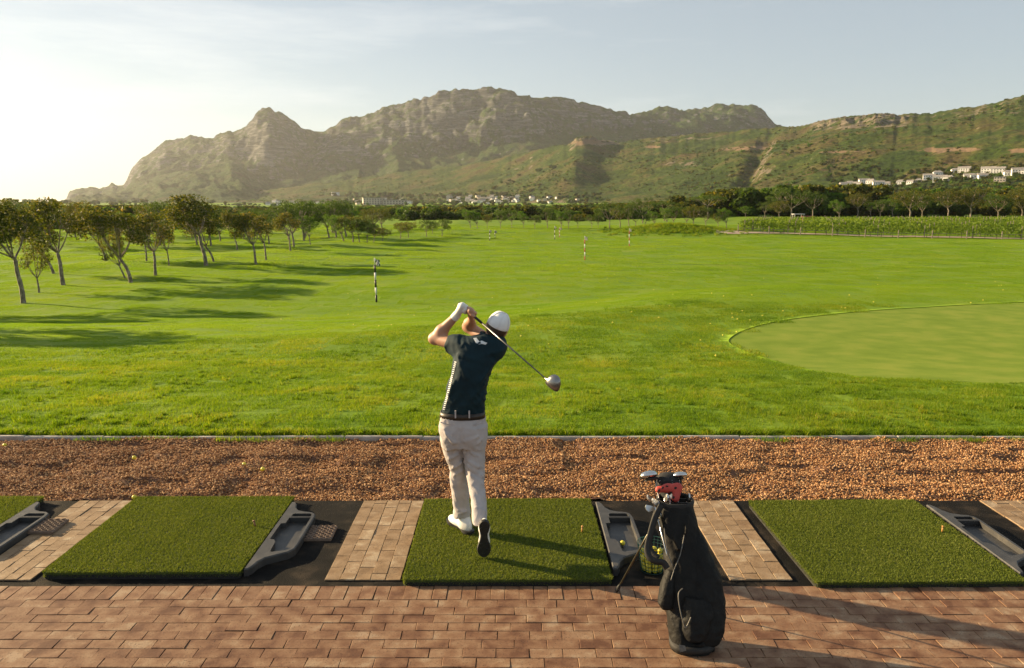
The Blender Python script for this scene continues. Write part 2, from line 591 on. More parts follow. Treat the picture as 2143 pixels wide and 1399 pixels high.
def lay(name, protos, P, smin, smax, seed, label):
    r = np.random.default_rng(seed)
    e = 0.15
    z = zt(P[:, 0], P[:, 1])
    gxn = (zt(P[:, 0] + e, P[:, 1]) - z) / e; gyn = (zt(P[:, 0], P[:, 1] + e) - z) / e
    rot = np.column_stack([np.arctan(gyn), -np.arctan(gxn), np.zeros(len(P))])
    sc = r.uniform(smin, smax, len(P))
    o = scatter(name, np.column_stack([P, z]), rot, np.column_stack([np.ones(len(P)), np.ones(len(P)), sc]), r.integers(0, len(protos), len(P)), protos)
    o["label"] = label
    return o


def not_green(P, grow=0.0):
    if not grow: return P[~in_poly(green_loop, P[:, 0], P[:, 1])]
    m = np.zeros(len(P), bool)
    for a in np.linspace(0, 2 * np.pi, 9)[:-1]:
        m |= in_poly(green_loop, P[:, 0] + grow * math.cos(a), P[:, 1] + grow * math.sin(a))
    return P[~m]


def rough_edge(x):
    """how far from the terrace the rough grass reaches"""
    return 19.0 + 5.5 * sstep(-10, 6, x) + 3.0 * fbm(np.asarray(x) / 6.0, np.zeros_like(x) + 4.2, 3, 9)


near_p = [proto("grass_patch", patch_mesh("grass_patch", 800, 0.5, 0.042, 0.0070, 0.9, 30 + k), M_blade) for k in range(6)]
P = spread(0.36, KERB_Y + .22, 15.5, lambda y: .70 * y + 2.2, .5, 2)
P = not_green(P, .06)
lay("rough_grass", near_p, P, 0.55, 1.25, 3, "rough grass beyond the gravel, uneven and bright green")
mid_p = [proto("grass_patch", patch_mesh("grass_patch", 900, 0.9, 0.046, 0.012, 0.9, 40 + k), M_blade) for k in range(6)]
P = spread(0.62, 15.2, 29, lambda y: .70 * y + 2.5, .5, 4)
P = P[P[:, 1] < rough_edge(P[:, 0]) + rng.uniform(-.6, .6, len(P))]
P = not_green(P, .10)
lay("rough_grass", mid_p, P, 0.5, 1.1, 5, "rough grass on the slope around the putting green")
tuft_p = [proto("grass_tuft", blades_mesh("grass_tuft", 40, 0.06, 0.085, 0.008, 0.9, 50 + k), M_blade) for k in range(5)]
P = np.column_stack([rng.uniform(-11, 11, 3000), KERB_Y + .03 + rng.uniform(0, 1, 3000) ** 2.0 * 9])
P = P[(fbm(P[:, 0] / 1.3, P[:, 1] / .8, 3, 77) > .02) | (P[:, 1] < KERB_Y + .16)]
P2 = np.column_stack([rng.uniform(-9, 9, 900), KERB_Y + .03 + rng.uniform(0, .14, 900)])
P = not_green(np.vstack([P, P2]), .05)
r_ = np.random.default_rng(8)
o = scatter("grass_tufts", np.column_stack([P, zt(P[:, 0], P[:, 1])]), np.column_stack([np.zeros((len(P), 2)), r_.uniform(0, 6.28, len(P))]), r_.uniform(.4, .95, len(P)), r_.integers(0, 5, len(P)), tuft_p)
o["label"] = "longer grass tufts along the kerb and on the rough"
fair_p = [proto("grass_patch", patch_mesh("grass_patch", 1900, 1.3, 0.021, 0.017, 1.0, 60 + k), M_fair) for k in range(5)]
P = spread(1.0, 17.5, 62, lambda y: .72 * y + 3, .5, 6)
P = P[P[:, 1] > rough_edge(P[:, 0]) - .6]
P = not_green(P, .2)
lay("mown_grass", fair_p, P, 0.7, 1.15, 7, "short mown grass over the middle of the driving range")
far_p = [proto("grass_patch", patch_mesh("grass_patch", 1700, 3.4, 0.040, 0.055, 1.0, 70 + k), M_fair) for k in range(5)]
P = spread(2.5, 60, 165, lambda y: .76 * y + 4, .5, 9)
lay("mown_grass", far_p, P, 0.7, 1.1, 10, "short mown grass at the far end of the driving range")

# ------------------------------------------------------------------ terrace: base, gravel, kerb, paving
M_earth = pm("earth", [(0, (.05, .035, .025)), (1, (.09, .06, .04))], 6, .95, .4)
base = MB().box((-60, -25, -.6), (60, KERB_Y, -.10)).build("terrace_ground", M_earth)
base["kind"] = "structure"
M_rubber = pm("rubber_base", [(.2, (.006, .0055, .005)), (.55, (.011, .0095, .008)), (1, (.045, .034, .024))], 5.0, .9, .9, 140, bdist=.006, detail=9, spec=.12)
rb = MB().box((-9, 5.262, -.098), (9, 6.925, -.012)).build("rubber_base", M_rubber)
tag(rb, "dark rubber base sheet the mats lie on", kind="structure")

# gravel bed
M_stone = pm("gravel_stone", [(0, (.160, .068, .028)), (.35, (.29, .138, .056)), (.7, (.44, .235, .105)), (1, (.62, .40, .21))], 30, .75, 0, objrand=1.1, spec=.12)
M_bed = pm("gravel_bed", [(0, (.10, .045, .025)), (1, (.20, .10, .055))], 60, .95, .8, 120, bdist=.01)
gxs, gys = np.meshgrid(np.linspace(-9, 9, 181), np.linspace(6.93, 8.868, 40))


def gz(x, y):
    return -0.016 + .016 * sstep(8.62, 8.86, y) + 0.040 * fbm(np.asarray(x) / .42, np.asarray(y) / .30, 3, 21) - .032 * sstep(.60, .75, vnoise(np.asarray(x) / .33, np.asarray(y) / .24, 99))


GV = np.column_stack([gxs.ravel(), gys.ravel(), gz(gxs, gys).ravel() - .008])
ny, nx = gxs.shape
ii = (np.arange(ny - 1)[:, None] * nx + np.arange(nx - 1)[None]).ravel()
gb = link("gravel_bed", mesh_np("gravel_bed", GV, np.column_stack([ii, ii + 1, ii + nx + 1, ii + nx]), True), M_bed)
gb["kind"] = "structure"
stone_p = []
for k in range(6):
    bm = bmesh.new(); bmesh.ops.create_icosphere(bm, subdivisions=1, radius=1.0)
    r = np.random.default_rng(100 + k)
    sx = (r.uniform(.8, 1.25), r.uniform(.65, 1.0), r.uniform(.45, .75))
    for v in bm.verts:
        q = r.uniform(.82, 1.12); v.co = Vector((v.co.x * sx[0] * q, v.co.y * sx[1] * q, v.co.z * sx[2] * q))
    me = bpy.data.meshes.new("stone"); bm.to_mesh(me); bm.free()
    stone_p.append(proto("gravel_stone", me, M_stone))
NS = 98000
SX, SY = rng.uniform(-7.6, 7.6, NS), rng.uniform(6.935, 8.86, NS)
SZ = gz(SX, SY) + rng.uniform(-.004, .012, NS)
o = scatter("gravel", np.column_stack([SX, SY, SZ]), rng.uniform(0, 6.28, (NS, 3)) * np.array([.12, .12, 1]), 0.0070 + .0058 * rng.uniform(0, 1, NS) ** 1.5, rng.integers(0, 6, NS), stone_p)
o["label"] = "strip of loose reddish gravel between the mats and the lawn"

# kerb of concrete lengths between gravel and lawn
M_kerb = pm("kerb_concrete", [(0, (.26, .225, .19)), (.6, (.40, .36, .31)), (1, (.48, .44, .39))], 6, .85, .4, 60, objrand=.3)
kerb = empty("kerb", (0, KERB_Y - .03, 0)); kerb["kind"] = "structure"; kerb["label"] = "low grey concrete kerb between gravel and grass"
x = -9.3
while x < 9.3:
    L_ = random.uniform(.88, .96)
    MB().box((0, -.030, -.09), (L_ - .006, .03, .014), ch=.010).build("kerb_stone", M_kerb, kerb, loc=(x, random.uniform(-.006, .006), random.uniform(-.004, .004)), rot=(0, random.uniform(-.004, .004), random.uniform(-.006, .006)))
    x += L_

# paving bricks: every brick in view its own piece
BR = [(0.0, (.112, .050, .026)), (.3, (.172, .087, .047)), (.6, (.220, .124, .070)), (.85, (.258, .160, .095)), (1.0, (.305, .21, .135))]


def brick_mat(name, stops):
    m = pm(name, stops, 9.0, .70, .45, 55, bdist=.004, detail=8, objrand=.55, island=.0, spec=.25)
    nt = m.node_tree; N, L = nt.nodes, nt.links
    P = N["Principled BSDF"]
    # dark pits and crumbs in the fired clay
    tc = N.new("ShaderNodeTexCoord"); oi = N.new("ShaderNodeObjectInfo")
    ad = N.new("ShaderNodeVectorMath"); ad.operation = 'ADD'
    L.new(tc.outputs["Object"], ad.inputs[0]); L.new(oi.outputs["Location"], ad.inputs[1])
    vo = N.new("ShaderNodeTexNoise"); vo.inputs["Scale"].default_value = 110; vo.inputs["Detail"].default_value = 3
    L.new(ad.outputs[0], vo.inputs["Vector"])
    mr = N.new("ShaderNodeMapRange"); mr.inputs["From Min"].default_value = .615; mr.inputs["From Max"].default_value = .68
    L.new(vo.outputs["Fac"], mr.inputs["Value"])
    mx = N.new("ShaderNodeMixRGB"); mx.inputs["Color2"].default_value = (.05, .028, .02, 1)
    src = P.inputs["Base Color"].links[0].from_socket
    L.new(src, mx.inputs["Color1"]); L.new(mr.outputs["Result"], mx.inputs["Fac"]); L.new(mx.outputs["Color"], P.inputs["Base Color"])
    for n in N:                                       # let the noise run on from brick to brick
        if n.type == 'TEX_NOISE' and n is not vo:
            for l in list(n.inputs["Vector"].links): L.remove(l)
            L.new(ad.outputs[0], n.inputs["Vector"])
    return m


M_brick = brick_mat("clay_paver", BR)
M_brick2 = brick_mat("buff_paver", [(0.0, (.195, .122, .064)), (.35, (.245, .162, .090)), (.7, (.285, .195, .115)), (1.0, (.38, .29, .19))])
brick_me = {}


def brick_mesh(lx, ly, k, mat):
    key = (round(lx, 3), round(ly, 3), k, mat.name)
    if key not in brick_me:
        r = random.Random(hash((round(lx * 1000), round(ly * 1000), k)))
        mb = MB().box((-lx / 2, -ly / 2, -.07), (lx / 2, ly / 2, 0), ch=.0022)
        mb.v = [(a + r.uniform(-.0014, .0014), b + r.uniform(-.0014, .0014), c + (r.uniform(-.0016, .0016) if c > -.01 else 0)) for a, b, c in mb.v]
        me = mb.mesh("brick"); me.materials.append(mat); brick_me[key] = me
    return brick_me[key]


def lay_brick(parent, x, y, lx, ly, mat, k=None):
    o = bpy.data.objects.new("brick", brick_mesh(lx, ly, random.randrange(5) if k is None else k, mat))
    COL.objects.link(o); o.parent = parent
    o.location = (x + random.uniform(-.0015, .0015), y + random.uniform(-.0012, .0012), random.uniform(-.0022, .0022))
    o.rotation_euler = (random.uniform(-.006, .006), random.uniform(-.006, .006), random.uniform(-.006, .006))
    return o


M_joint = pm("joint_sand", [(0, (.035, .024, .017)), (1, (.075, .05, .035))], 30, .95, .3)
paving = MB().box((-9, -3, -.095), (9, 5.262, -.014)).build("brick_paving", M_joint)
tag(paving, "reddish clay brick paving in running bond in the foreground", kind="structure")
cands = []
row = 0; y = 5.058 - .05
while y > 2.6:
    off = (.1 if row % 2 else 0) + random.uniform(-.018, .018)
    for k in range(-32, 33):
        cands.append((k * .2 + off, y))
    row += 1; y -= .1005
vis, rest = [], []
for (bx, by) in cands:
    if by > 4.16 and abs(bx) < (by * .987 + .42) * .643 + .06: vis.append((bx, by))
    else: rest.append((bx, by))
vis.sort(key=lambda p: p[0] ** 2 + p[1] ** 2)
rest += vis[300:]
for bx, by in vis[:300]: lay_brick(paving, bx, by, .1965, .0970, M_brick)
mb = MB()
for bx, by in rest:
    if abs(bx) > 6 or by < 3.2: continue
    j = [random.uniform(-.0015, .0015) for _ in range(3)]
    mb.box((bx - .098 + j[0], by - .0485 + j[1], -.07), (bx + .098 + j[0], by + .0485 + j[1], j[2]), ch=.003)
M_brick_r = pm("clay_paver_outlying", BR, 9, .72, .35, 55, bdist=.004, detail=8, island=.75, spec=.35)
mb.build("bricks", M_brick_r, paving)["kind"] = "stuff"
border = MB().box((-9, 5.255, -.094), (9, 5.262, -.02)).build("paving_border", M_joint)
tag(border, "soldier course of upright bricks edging the paving by the mats", kind="structure")
for k in range(-46, 47):
    lay_brick(border, k * .0998, 5.159, .0965, .1965, M_brick)


def strip(x0, x1, label):
    o = MB().box((x0, 5.352, -.0105), (x1, 6.905, -.0075)).build("brick_strip", M_joint)
    tag(o, label, kind="structure")
    n = max(1, round((x1 - x0) / .1)); w = (x1 - x0) / n
    for c in range(n):
        y = 5.352; first = True
        sh = (.5 if c % 2 else 1.0)
        while y < 6.90:
            l = min(.197 * (sh if first else 1.0), 6.905 - y)
            first = False
            if l > .03:
                q = lay_brick(o, x0 + (c + .5) * w, y + l / 2, w - .0035, l - .0035, M_brick2)
            y += l
    return o


strip(-3.93, -3.45, "brick strip left of the leftmost full mat")
strip(-1.345, -0.80, "brick strip between the left mat and the golfer's mat")
strip(1.56, 2.01, "brick strip behind the black golf bag")
strip(4.25, 4.80, "brick strip at the right edge of the picture")

# ------------------------------------------------------------------ hitting mats
M_foam = pm("mat_foam", [(0, (.010, .010, .010)), (1, (.022, .020, .018))], 20, .85, .3)
TURF = [(0.0, (.080, .112, .016)), (.5, (.138, .178, .027)), (.85, (.200, .232, .044)), (1.0, (.27, .27, .08))]
M_turf = leaf_mat("mat_turf_fibre", TURF, trans=.32, tcol=(1.3, 1.25, .6), rough=.7, spec=.12, objrand=.12)
M_turfbase = pm("mat_turf_base", [(0, (.035, .050, .008)), (1, (.060, .080, .013))], 50, .9, .5, 200, bdist=.004)
turf_p = []
for k in range(4):
    r = np.random.default_rng(300 + k); n = 2300; s = .25
    Pn = r.uniform(-s / 2, s / 2, (n, 2)); th = r.uniform(0, 6.283, n); ph = r.uniform(0, 6.283, n)
    hh = r.uniform(.008, .017, n); w = r.uniform(.0022, .0040, n); bd = hh * r.uniform(.1, .9, n)
    A = np.column_stack([Pn[:, 0] - np.cos(th) * w, Pn[:, 1] - np.sin(th) * w, np.zeros(n)])
    B = np.column_stack([Pn[:, 0] + np.cos(th) * w, Pn[:, 1] + np.sin(th) * w, np.zeros(n)])
    C = np.column_stack([Pn[:, 0] + np.cos(ph) * bd, Pn[:, 1] + np.sin(ph) * bd, hh])
    turf_p.append(proto("turf_tile", mesh_np("turf_tile", np.stack([A, B, C], 1).reshape(-1, 3), np.arange(3 * n).reshape(-1, 3)), M_turf))
MAT_TOP = .048


def mat(x0, x1, y0, y1, rotz, label):
    cx, cy = (x0 + x1) / 2, (y0 + y1) / 2; w, d = x1 - x0, y1 - y0
    t = empty("hitting_mat", (cx, cy, -.012), (0, 0, rotz))
    tag(t, label, "mat", "green practice mats")
    def ring(inset, z, cr):
        pts = []
        for sx, sy, a0 in ((1, 1, 0), (-1, 1, 90), (-1, -1, 180), (1, -1, 270)):
            for k in range(5):
                a = R(a0 + k * 22.5)
                pts.append((sx * (w / 2 - inset - cr) + cr * math.cos(a), sy * (d / 2 - inset - cr) + cr * math.sin(a), z))
        return pts
    MB().rings([ring(0, 0, .03), ring(0, .035, .03)]).build("foam_backing", M_foam, t)
    MB().rings([ring(-.001, .0355, .03), ring(.002, .046, .028), ring(.012, .052, .02)]).build("turf_base", M_turfbase, t)
    nx_, ny_ = round(w / .25), round(d / .25)
    pp, rr, ss = [], [], []
    for i in range(nx_):
        for j in range(ny_):
            pp.append((-w / 2 + (i + .5) * w / nx_, -d / 2 + (j + .5) * d / ny_, .050)); rr.append((0, 0, random.choice((0, 1, 2, 3)) * math.pi / 2)); ss.append(max(w / nx_, d / ny_) / .25)
    # fibres leaning out of the rim
    f = scatter("turf_fibre", pp, rr, ss, [random.randrange(4) for _ in pp], turf_p, parent=t)
    V, F = [], []
    r = np.random.default_rng(int(abs(x0) * 100))
    rim = ring(.001, .045, .028)
    for k in range(len(rim)):
        a, b = Vector(rim[k]), Vector(rim[(k + 1) % len(rim)])
        nfib = int((b - a).length * 1900) + 6
        out = Vector(((a + b) / 2).to_tuple()); out.z = 0
        tdir = (b - a).normalized(); nrm = Vector((tdir.y, -tdir.x, 0))
        if nrm.dot(out) < 0: nrm = -nrm
        for q in range(nfib):
            p = a.lerp(b, r.uniform()); p.z = .010 + .044 * r.uniform() ** .8
            up = nrm * r.uniform(.2, 1) + Vector((r.uniform(-.4, .4), r.uniform(-.4, .4), r.uniform(.1, 1)))
            up.normalize(); l = r.uniform(.006, .014); s = Vector((r.uniform(-1, 1), r.uniform(-1, 1), r.uniform(-1, 1))).normalized() * .0022
            i = len(V); V += [p - s, p + s, p + up * l]; F.append((i, i + 1, i + 2))
    e = link("turf_edge", mesh_np("turf_edge", [tuple(v) for v in V], np.array(F)), M_turf, t); e["kind"] = "stuff"
    return t


mat(-5.68, -4.245, 5.36, 6.90, R(-.6), "green practice mat cut off by the left edge of the picture")
mat(-3.385, -1.968, 5.385, 6.890, R(.4), "green practice mat left of the golfer, nobody standing on it")
mat(-0.772, 0.700, 5.268, 6.835, R(.3), "green practice mat under the golfer's feet")
mat(2.125, 3.605, 5.235, 6.800, R(.8), "green practice mat right of the black golf bag")

# ------------------------------------------------------------------ ball trays
M_tray = pm("tray_plastic", [(0, (.028, .027, .027)), (.6, (.043, .041, .039)), (1, (.070, .064, .057))], 8, .55, .15, 120, bdist=.002)


def plate_mesh(name, outline, holes, h, ch, floor):
    """moulded plate: outline with sunk hollows"""
    n = len(outline)
    area = sum(outline[i][0] * outline[(i + 1) % n][1] - outline[(i + 1) % n][0] * outline[i][1] for i in range(n))
    sg = 1 if area > 0 else -1
    inner = []
    for i in range(n):
        a, b, c = Vector(outline[i - 1]), Vector(outline[i]), Vector(outline[(i + 1) % n])
        d1, d2 = (b - a).normalized(), (c - b).normalized()
        nn = Vector((-(d1.y + d2.y), d1.x + d2.x)) * sg
        nn = nn.normalized() if nn.length > 1e-6 else Vector((0, 0))
        inner.append(tuple(b + nn * ch))
    V2, T = cdt([], [inner] + holes)
    c = V2[T].mean(axis=1)
    ok = in_poly(inner, c[:, 0], c[:, 1])
    hl = [in_poly(h_, c[:, 0], c[:, 1]) for h_ in holes]
    for m_ in hl: ok &= ~m_
    mb = MB()
    mb.add([(p[0], p[1], h) for p in V2], [tuple(t) for t in T[ok]])
    o0 = [(p[0], p[1], 0) for p in outline]; o1 = [(p[0], p[1], h - ch) for p in outline]; o2 = [(p[0], p[1], h) for p in inner]
    mb.rings([o0, o1, o2], caps=False)
    for k, hole in enumerate(holes):
        fz = floor[k]
        mb.rings([[(p[0], p[1], h) for p in hole], [(p[0], p[1], fz) for p in hole]], caps=False)
        V2, T = cdt([], [hole]); c = V2[T].mean(axis=1); T = T[in_poly(hole, c[:, 0], c[:, 1])]
        mb.add([(p[0], p[1], fz) for p in V2], [tuple(t) for t in T])
    me = mb.mesh(name)
    bm = bmesh.new(); bm.from_mesh(me)
    bmesh.ops.remove_doubles(bm, verts=bm.verts, dist=1e-5)
    bmesh.ops.recalc_face_normals(bm, faces=bm.faces)
    bm.to_mesh(me); bm.free()
    return me


def smooth2(pts, n=5): return [(p.x, p.y) for p in catmull([Vector((a, b, 0)) for a, b in pts], n, True)]


tray_out = [(0, .0), (.03, .005), (.050, .05), (.065, .12), (.10, .185), (.17, .235), (.245, .285), (.278, .345), (.285, .42), (.285, .98), (.272, 1.05), (.235, 1.085), (.17, 1.10), (.11, 1.13), (.075, 1.19), (.055, 1.28), (.035, 1.32), (0, 1.325)]
tray_hole = [(.105, .300), (.120, .285), (.215, .318), (.252, .352), (.256, .40), (.256, .955), (.075, .955), (.075, .845), (.038, .835), (.038, .525), (.075, .515), (.095, .47)]
tray_slot = [(.085, .985), (.245, .985), (.252, 1.0), (.245, 1.035), (.23, 1.048), (.10, 1.048), (.085, 1.035)]
tray_me = plate_mesh("tray", tray_out, [tray_hole, tray_slot], .060, .009, [.014, .011])
tray_me.materials.append(M_tray)
bar_me = MB().tube([(.08, .970, .056), (.25, .970, .056)], .008, 8).mesh("handle"); bar_me.materials.append(M_tray)


def tray(x, y, rz, label):
    t = empty("ball_tray", (x, y, -.012), (0, 0, rz))
    tag(t, label, "tray", "grey ball trays beside the mats")
    link("tray_body", tray_me, parent=t); link("handle", bar_me, parent=t)
    return t


tray(-4.225, 5.43, R(.3), "grey plastic ball tray beside the mat at the left edge")
tray(-1.945, 5.425, R(.5), "grey plastic ball tray beside the empty left mat")
tray(.735, 5.43, R(-.3), "grey plastic ball tray holding a yellow ball, beside the golfer's mat")
tray(3.640, 5.36, R(-.3), "grey plastic ball tray beside the right mat")

# brown rubber tiles with round cups
M_tile = pm("brown_tile", [(0, (.13, .085, .060)), (1, (.20, .140, .100))], 12, .7, .2, 90, bdist=.003)
tl = MB().box((-.107, -.13, 0), (.107, .13, .022), ch=.003)
tile_me = tl.mesh("tile"); tile_me.materials.append(M_tile)
cup = MB()
for k in range(3):
    pass
ring_pts = lambda r, z: [(r * math.cos(2 * math.pi * k / 12), r * math.sin(2 * math.pi * k / 12), z) for k in range(12)]
cup.rings([ring_pts(.0235, .0215), ring_pts(.0225, .031), ring_pts(.0185, .031), ring_pts(.0175, .0225)], caps=False)
cup_me = cup.mesh("cup_ring"); cup_me.materials.append(M_tile)


def tile(x, y, rz, label):
    t = empty("rubber_tile", (x, y, 0), (0, 0, rz)); tag(t, label, "rubber tile", "brown rubber tiles with cups")
    link("slab", tile_me, parent=t)
    for i in range(4):
        for j in range(5):
            link("cup_ring", cup_me, parent=t, loc=(-.078 + i * .052, -.104 + j * .052, 0))
    return t


tile(-1.560, 6.165, R(1), "brown rubber tile beside the tray of the empty left mat").location.z = -.010
tile(-3.855, 6.275, R(2), "brown rubber tile on the brick strip at the left edge").location.z = .003
# ------------------------------------------------------------------ implicit surfaces for bodies and cloth
def surface_nets(Fv, origin, h):
    nx, ny, nz = Fv.shape
    ins = Fv < 0
    cnt = np.zeros((nx - 1, ny - 1, nz - 1), np.int8); acc = np.zeros((nx - 1, ny - 1, nz - 1, 3)); num = np.zeros((nx - 1, ny - 1, nz - 1))
    S = lambda A, d: A[d[0]:nx - 1 + d[0], d[1]:ny - 1 + d[1], d[2]:nz - 1 + d[2]]
    cor = [(i, j, k) for i in (0, 1) for j in (0, 1) for k in (0, 1)]
    for a in cor:
        for ax in range(3):
            if a[ax] == 1: continue
            b = list(a); b[ax] = 1
            fa, fb = S(Fv, a), S(Fv, b)
            m = S(ins, a) != S(ins, b)
            t = np.where(m, fa / np.where(m, fa - fb, 1), 0)
            for c in range(3):
                acc[..., c] += np.where(m, a[c] + (t if c == ax else 0), 0)
            num += m
    act = num > 0
    idx = -np.ones(act.shape, np.int64); idx[act] = np.arange(act.sum())
    ci = np.argwhere(act)
    V = (ci + acc[act] / num[act][:, None]) * h + np.array(origin)
    F = []
    for ax in range(3):
        u, v = (ax + 1) % 3, (ax + 2) % 3
        sl0 = [slice(1, -1)] * 3; sl0[ax] = slice(0, -1)
        sl1 = [slice(1, -1)] * 3; sl1[ax] = slice(1, None)
        m = ins[tuple(sl0)] != ins[tuple(sl1)]
        p = np.argwhere(m)
        off = np.array([1, 1, 1]); off[ax] = 0
        p = p + off
        flip = ins[p[:, 0], p[:, 1], p[:, 2]]
        q = []
        for du, dv in ((-1, -1), (0, -1), (0, 0), (-1, 0)):
            c = p.copy(); c[:, u] += du; c[:, v] += dv
            q.append(idx[c[:, 0], c[:, 1], c[:, 2]])
        q = np.column_stack(q)
        q[~flip] = q[~flip][:, ::-1]
        F.append(q)
    F = np.vstack(F); F = F[(F >= 0).all(1)]
    return V, F


def smin(a, b, k):
    h = np.clip(.5 + .5 * (b - a) / k, 0, 1)
    return b + (a - b) * h - k * h * (1 - h)


def sd_cap(P, a, b, ra, rb):
    a, b = np.array(a, float), np.array(b, float)
    ab = b - a; t = np.clip(((P - a) @ ab) / max(ab @ ab, 1e-9), 0, 1)
    return np.linalg.norm(P - a - t[..., None] * ab, axis=-1) - (ra + (rb - ra) * t)


def sd_ell(P, c, r, rot=None):
    q = P - np.array(c, float)
    if rot is not None: q = q @ np.array(rot.to_3x3())
    r = np.array(r, float)
    k0 = np.linalg.norm(q / r, axis=-1); k1 = np.linalg.norm(q / (r * r), axis=-1)
    return k0 * (k0 - 1) / np.maximum(k1, 1e-6)


def sd_loft(P, rows, e=2.3):
    """rows (z, cx, cy, ax, ay, yaw) from low to high: a limb or trunk that follows z"""
    rows = sorted(rows); Z = np.array([r[0] for r in rows])
    z = P[..., 2]
    g = lambda i: np.interp(z, Z, [r[i] for r in rows])
    cx, cy, ax, ay, yw = g(1), g(2), g(3), g(4), g(5)
    dx, dy = P[..., 0] - cx, P[..., 1] - cy
    u, v = dx * np.cos(yw) + dy * np.sin(yw), -dx * np.sin(yw) + dy * np.cos(yw)
    k = (np.abs(u / ax) ** e + np.abs(v / ay) ** e) ** (1 / e)
    d = (k - 1) * np.minimum(ax, ay) * .9
    return np.maximum(d, np.maximum(Z[0] - z, z - Z[-1]))


def implicit(name, fn, lo, hi, h, mat, parent, smooth=True):
    lo, hi = np.array(lo, float), np.array(hi, float)
    B = 6
    nb = np.ceil((hi - lo) / (h * B)).astype(int) + 1
    bx = [lo[i] + h * B * (np.arange(nb[i]) + .5) - h * .5 for i in range(3)]
    C = fn(np.stack(np.meshgrid(*bx, indexing='ij'), -1).reshape(-1, 3)).reshape(nb)
    near = np.abs(C) < h * B * 1.55 + .012            # only blocks near the surface are worked out finely
    D = np.repeat(np.repeat(np.repeat(C, B, 0), B, 1), B, 2)
    m = np.repeat(np.repeat(np.repeat(near, B, 0), B, 1), B, 2)
    P = np.argwhere(m) * h + lo
    D[m] = fn(P)
    V, F = surface_nets(D, lo, h)
    me = mesh_np(name, V, F, smooth)
    return link(name, me, mat, parent)


def bounds(pts, pad):
    A = np.array([tuple(p) for p in pts]); return A.min(0) - pad, A.max(0) + pad


# ------------------------------------------------------------------ the golfer, at the end of his swing
M_skin = pm("skin", [(0, (.36, .185, .115)), (1, (.47, .265, .175))], 14, .5, .1, 80, bdist=.002)
M_hair = pm("hair", [(0, (.022, .013, .008)), (1, (.06, .035, .02))], 80, .6, .6, 200, bdist=.003)
M_shirt = pm("shirt_fabric", [(0, (.0020, .0145, .0215)), (1, (.0036, .0235, .0330))], 6, .8, .25, 9, bdist=.02, spec=.3)
M_white = pm("white_fabric", [(0, (.66, .65, .62)), (1, (.78, .77, .74))], 12, .75, .15, 60, bdist=.003)
M_cap = pm("cap_fabric", [(0, (.70, .70, .70)), (1, (.80, .80, .80))], 18, .8, .15, 120, bdist=.002)
M_pants = pm("trouser_cotton", [(0, (.40, .365, .355)), (1, (.49, .45, .44))], 7, .85, .35, 16, bdist=.012, spec=.2)
M_belt = pm("belt_leather", [(0, (.016, .010, .007)), (1, (.035, .022, .014))], 30, .45, .2, 100, bdist=.002)
M_shoe = pm("shoe_leather", [(0, (.66, .64, .60)), (1, (.80, .78, .74))], 20, .5, .1, 60, bdist=.002)
M_sole = pm("shoe_sole", [(0, (.010, .010, .010)), (1, (.020, .019, .018))], 30, .6, .3, 120, bdist=.003)
M_chrome = pm("club_steel", [(0, (.52, .52, .52)), (1, (.66, .66, .66))], 20, .22, 0, metal=1.0)
M_shaft = pm("club_shaft", [(0, (.10, .10, .10)), (1, (.16, .155, .15))], 20, .28, 0, metal=.8)
M_grip = pm("club_grip", [(0, (.012, .012, .012)), (1, (.025, .025, .025))], 60, .75, .3, 200, bdist=.002)
M_head = pm("driver_head", [(0, (.20, .195, .19)), (1, (.30, .285, .27))], 10, .25, 0, metal=.9)
M_face = pm("driver_face", [(0, (.42, .40, .37)), (1, (.55, .52, .48))], 30, .42, .1, 200, metal=.6, bdist=.001)

FOOT_Y, PEL_Y = 6.12, 6.02
golfer = empty("person", (at(985, 1100, 6.0).x, 5.98, .038))
tag(golfer, "golfer in white cap, dark teal shirt and pale trousers at the end of a swing", "person")
gl0 = Vector(golfer.location)


def gpart(name, fn, pts, pad, h, mat, parent=None):
    lo, hi = bounds(pts, pad)
    o = implicit(name, fn, lo, hi, h, mat, parent or golfer)
    o.matrix_parent_inverse = Matrix.Translation(-gl0)
    return o


def put(o, parent=None):
    """parent a part built in world space to the golfer"""
    o.parent = parent or golfer; o.matrix_parent_inverse = Matrix.Translation(-gl0)
    return o


# joints, read off the photograph at the depth each one has
J = dict(
    l_ank=at(968, 1078, 6.13), r_ank=at(1003, 1082, 5.74),
    neck=at(1019, 716, 6.08), head=at(1040, 686, 6.10),
    l_sh=at(962, 722, 6.10), r_sh=at(1034, 728, 6.05),
    l_elb=at(909, 709, 6.24), l_wri=at(955, 661, 6.16),
    r_elb=at(980, 684, 6.40), r_wri=at(987, 668, 6.22))
butt, grip_end, tipc = at(960.5, 635, 6.15), at(1002, 669, 6.04), at(1147, 797, 5.62)
gdir = (grip_end - butt).normalized()

# trousers ---------------------------------------------------------
def row(y, xl, xr, Y, depth, yaw=0.0, grow=0.0):
    a, b = at(xl, y, Y), at(xr, y, Y)
    return ((a.z + b.z) / 2, (a.x + b.x) / 2, Y, abs(b.x - a.x) / 2 + grow, depth + grow, yaw)


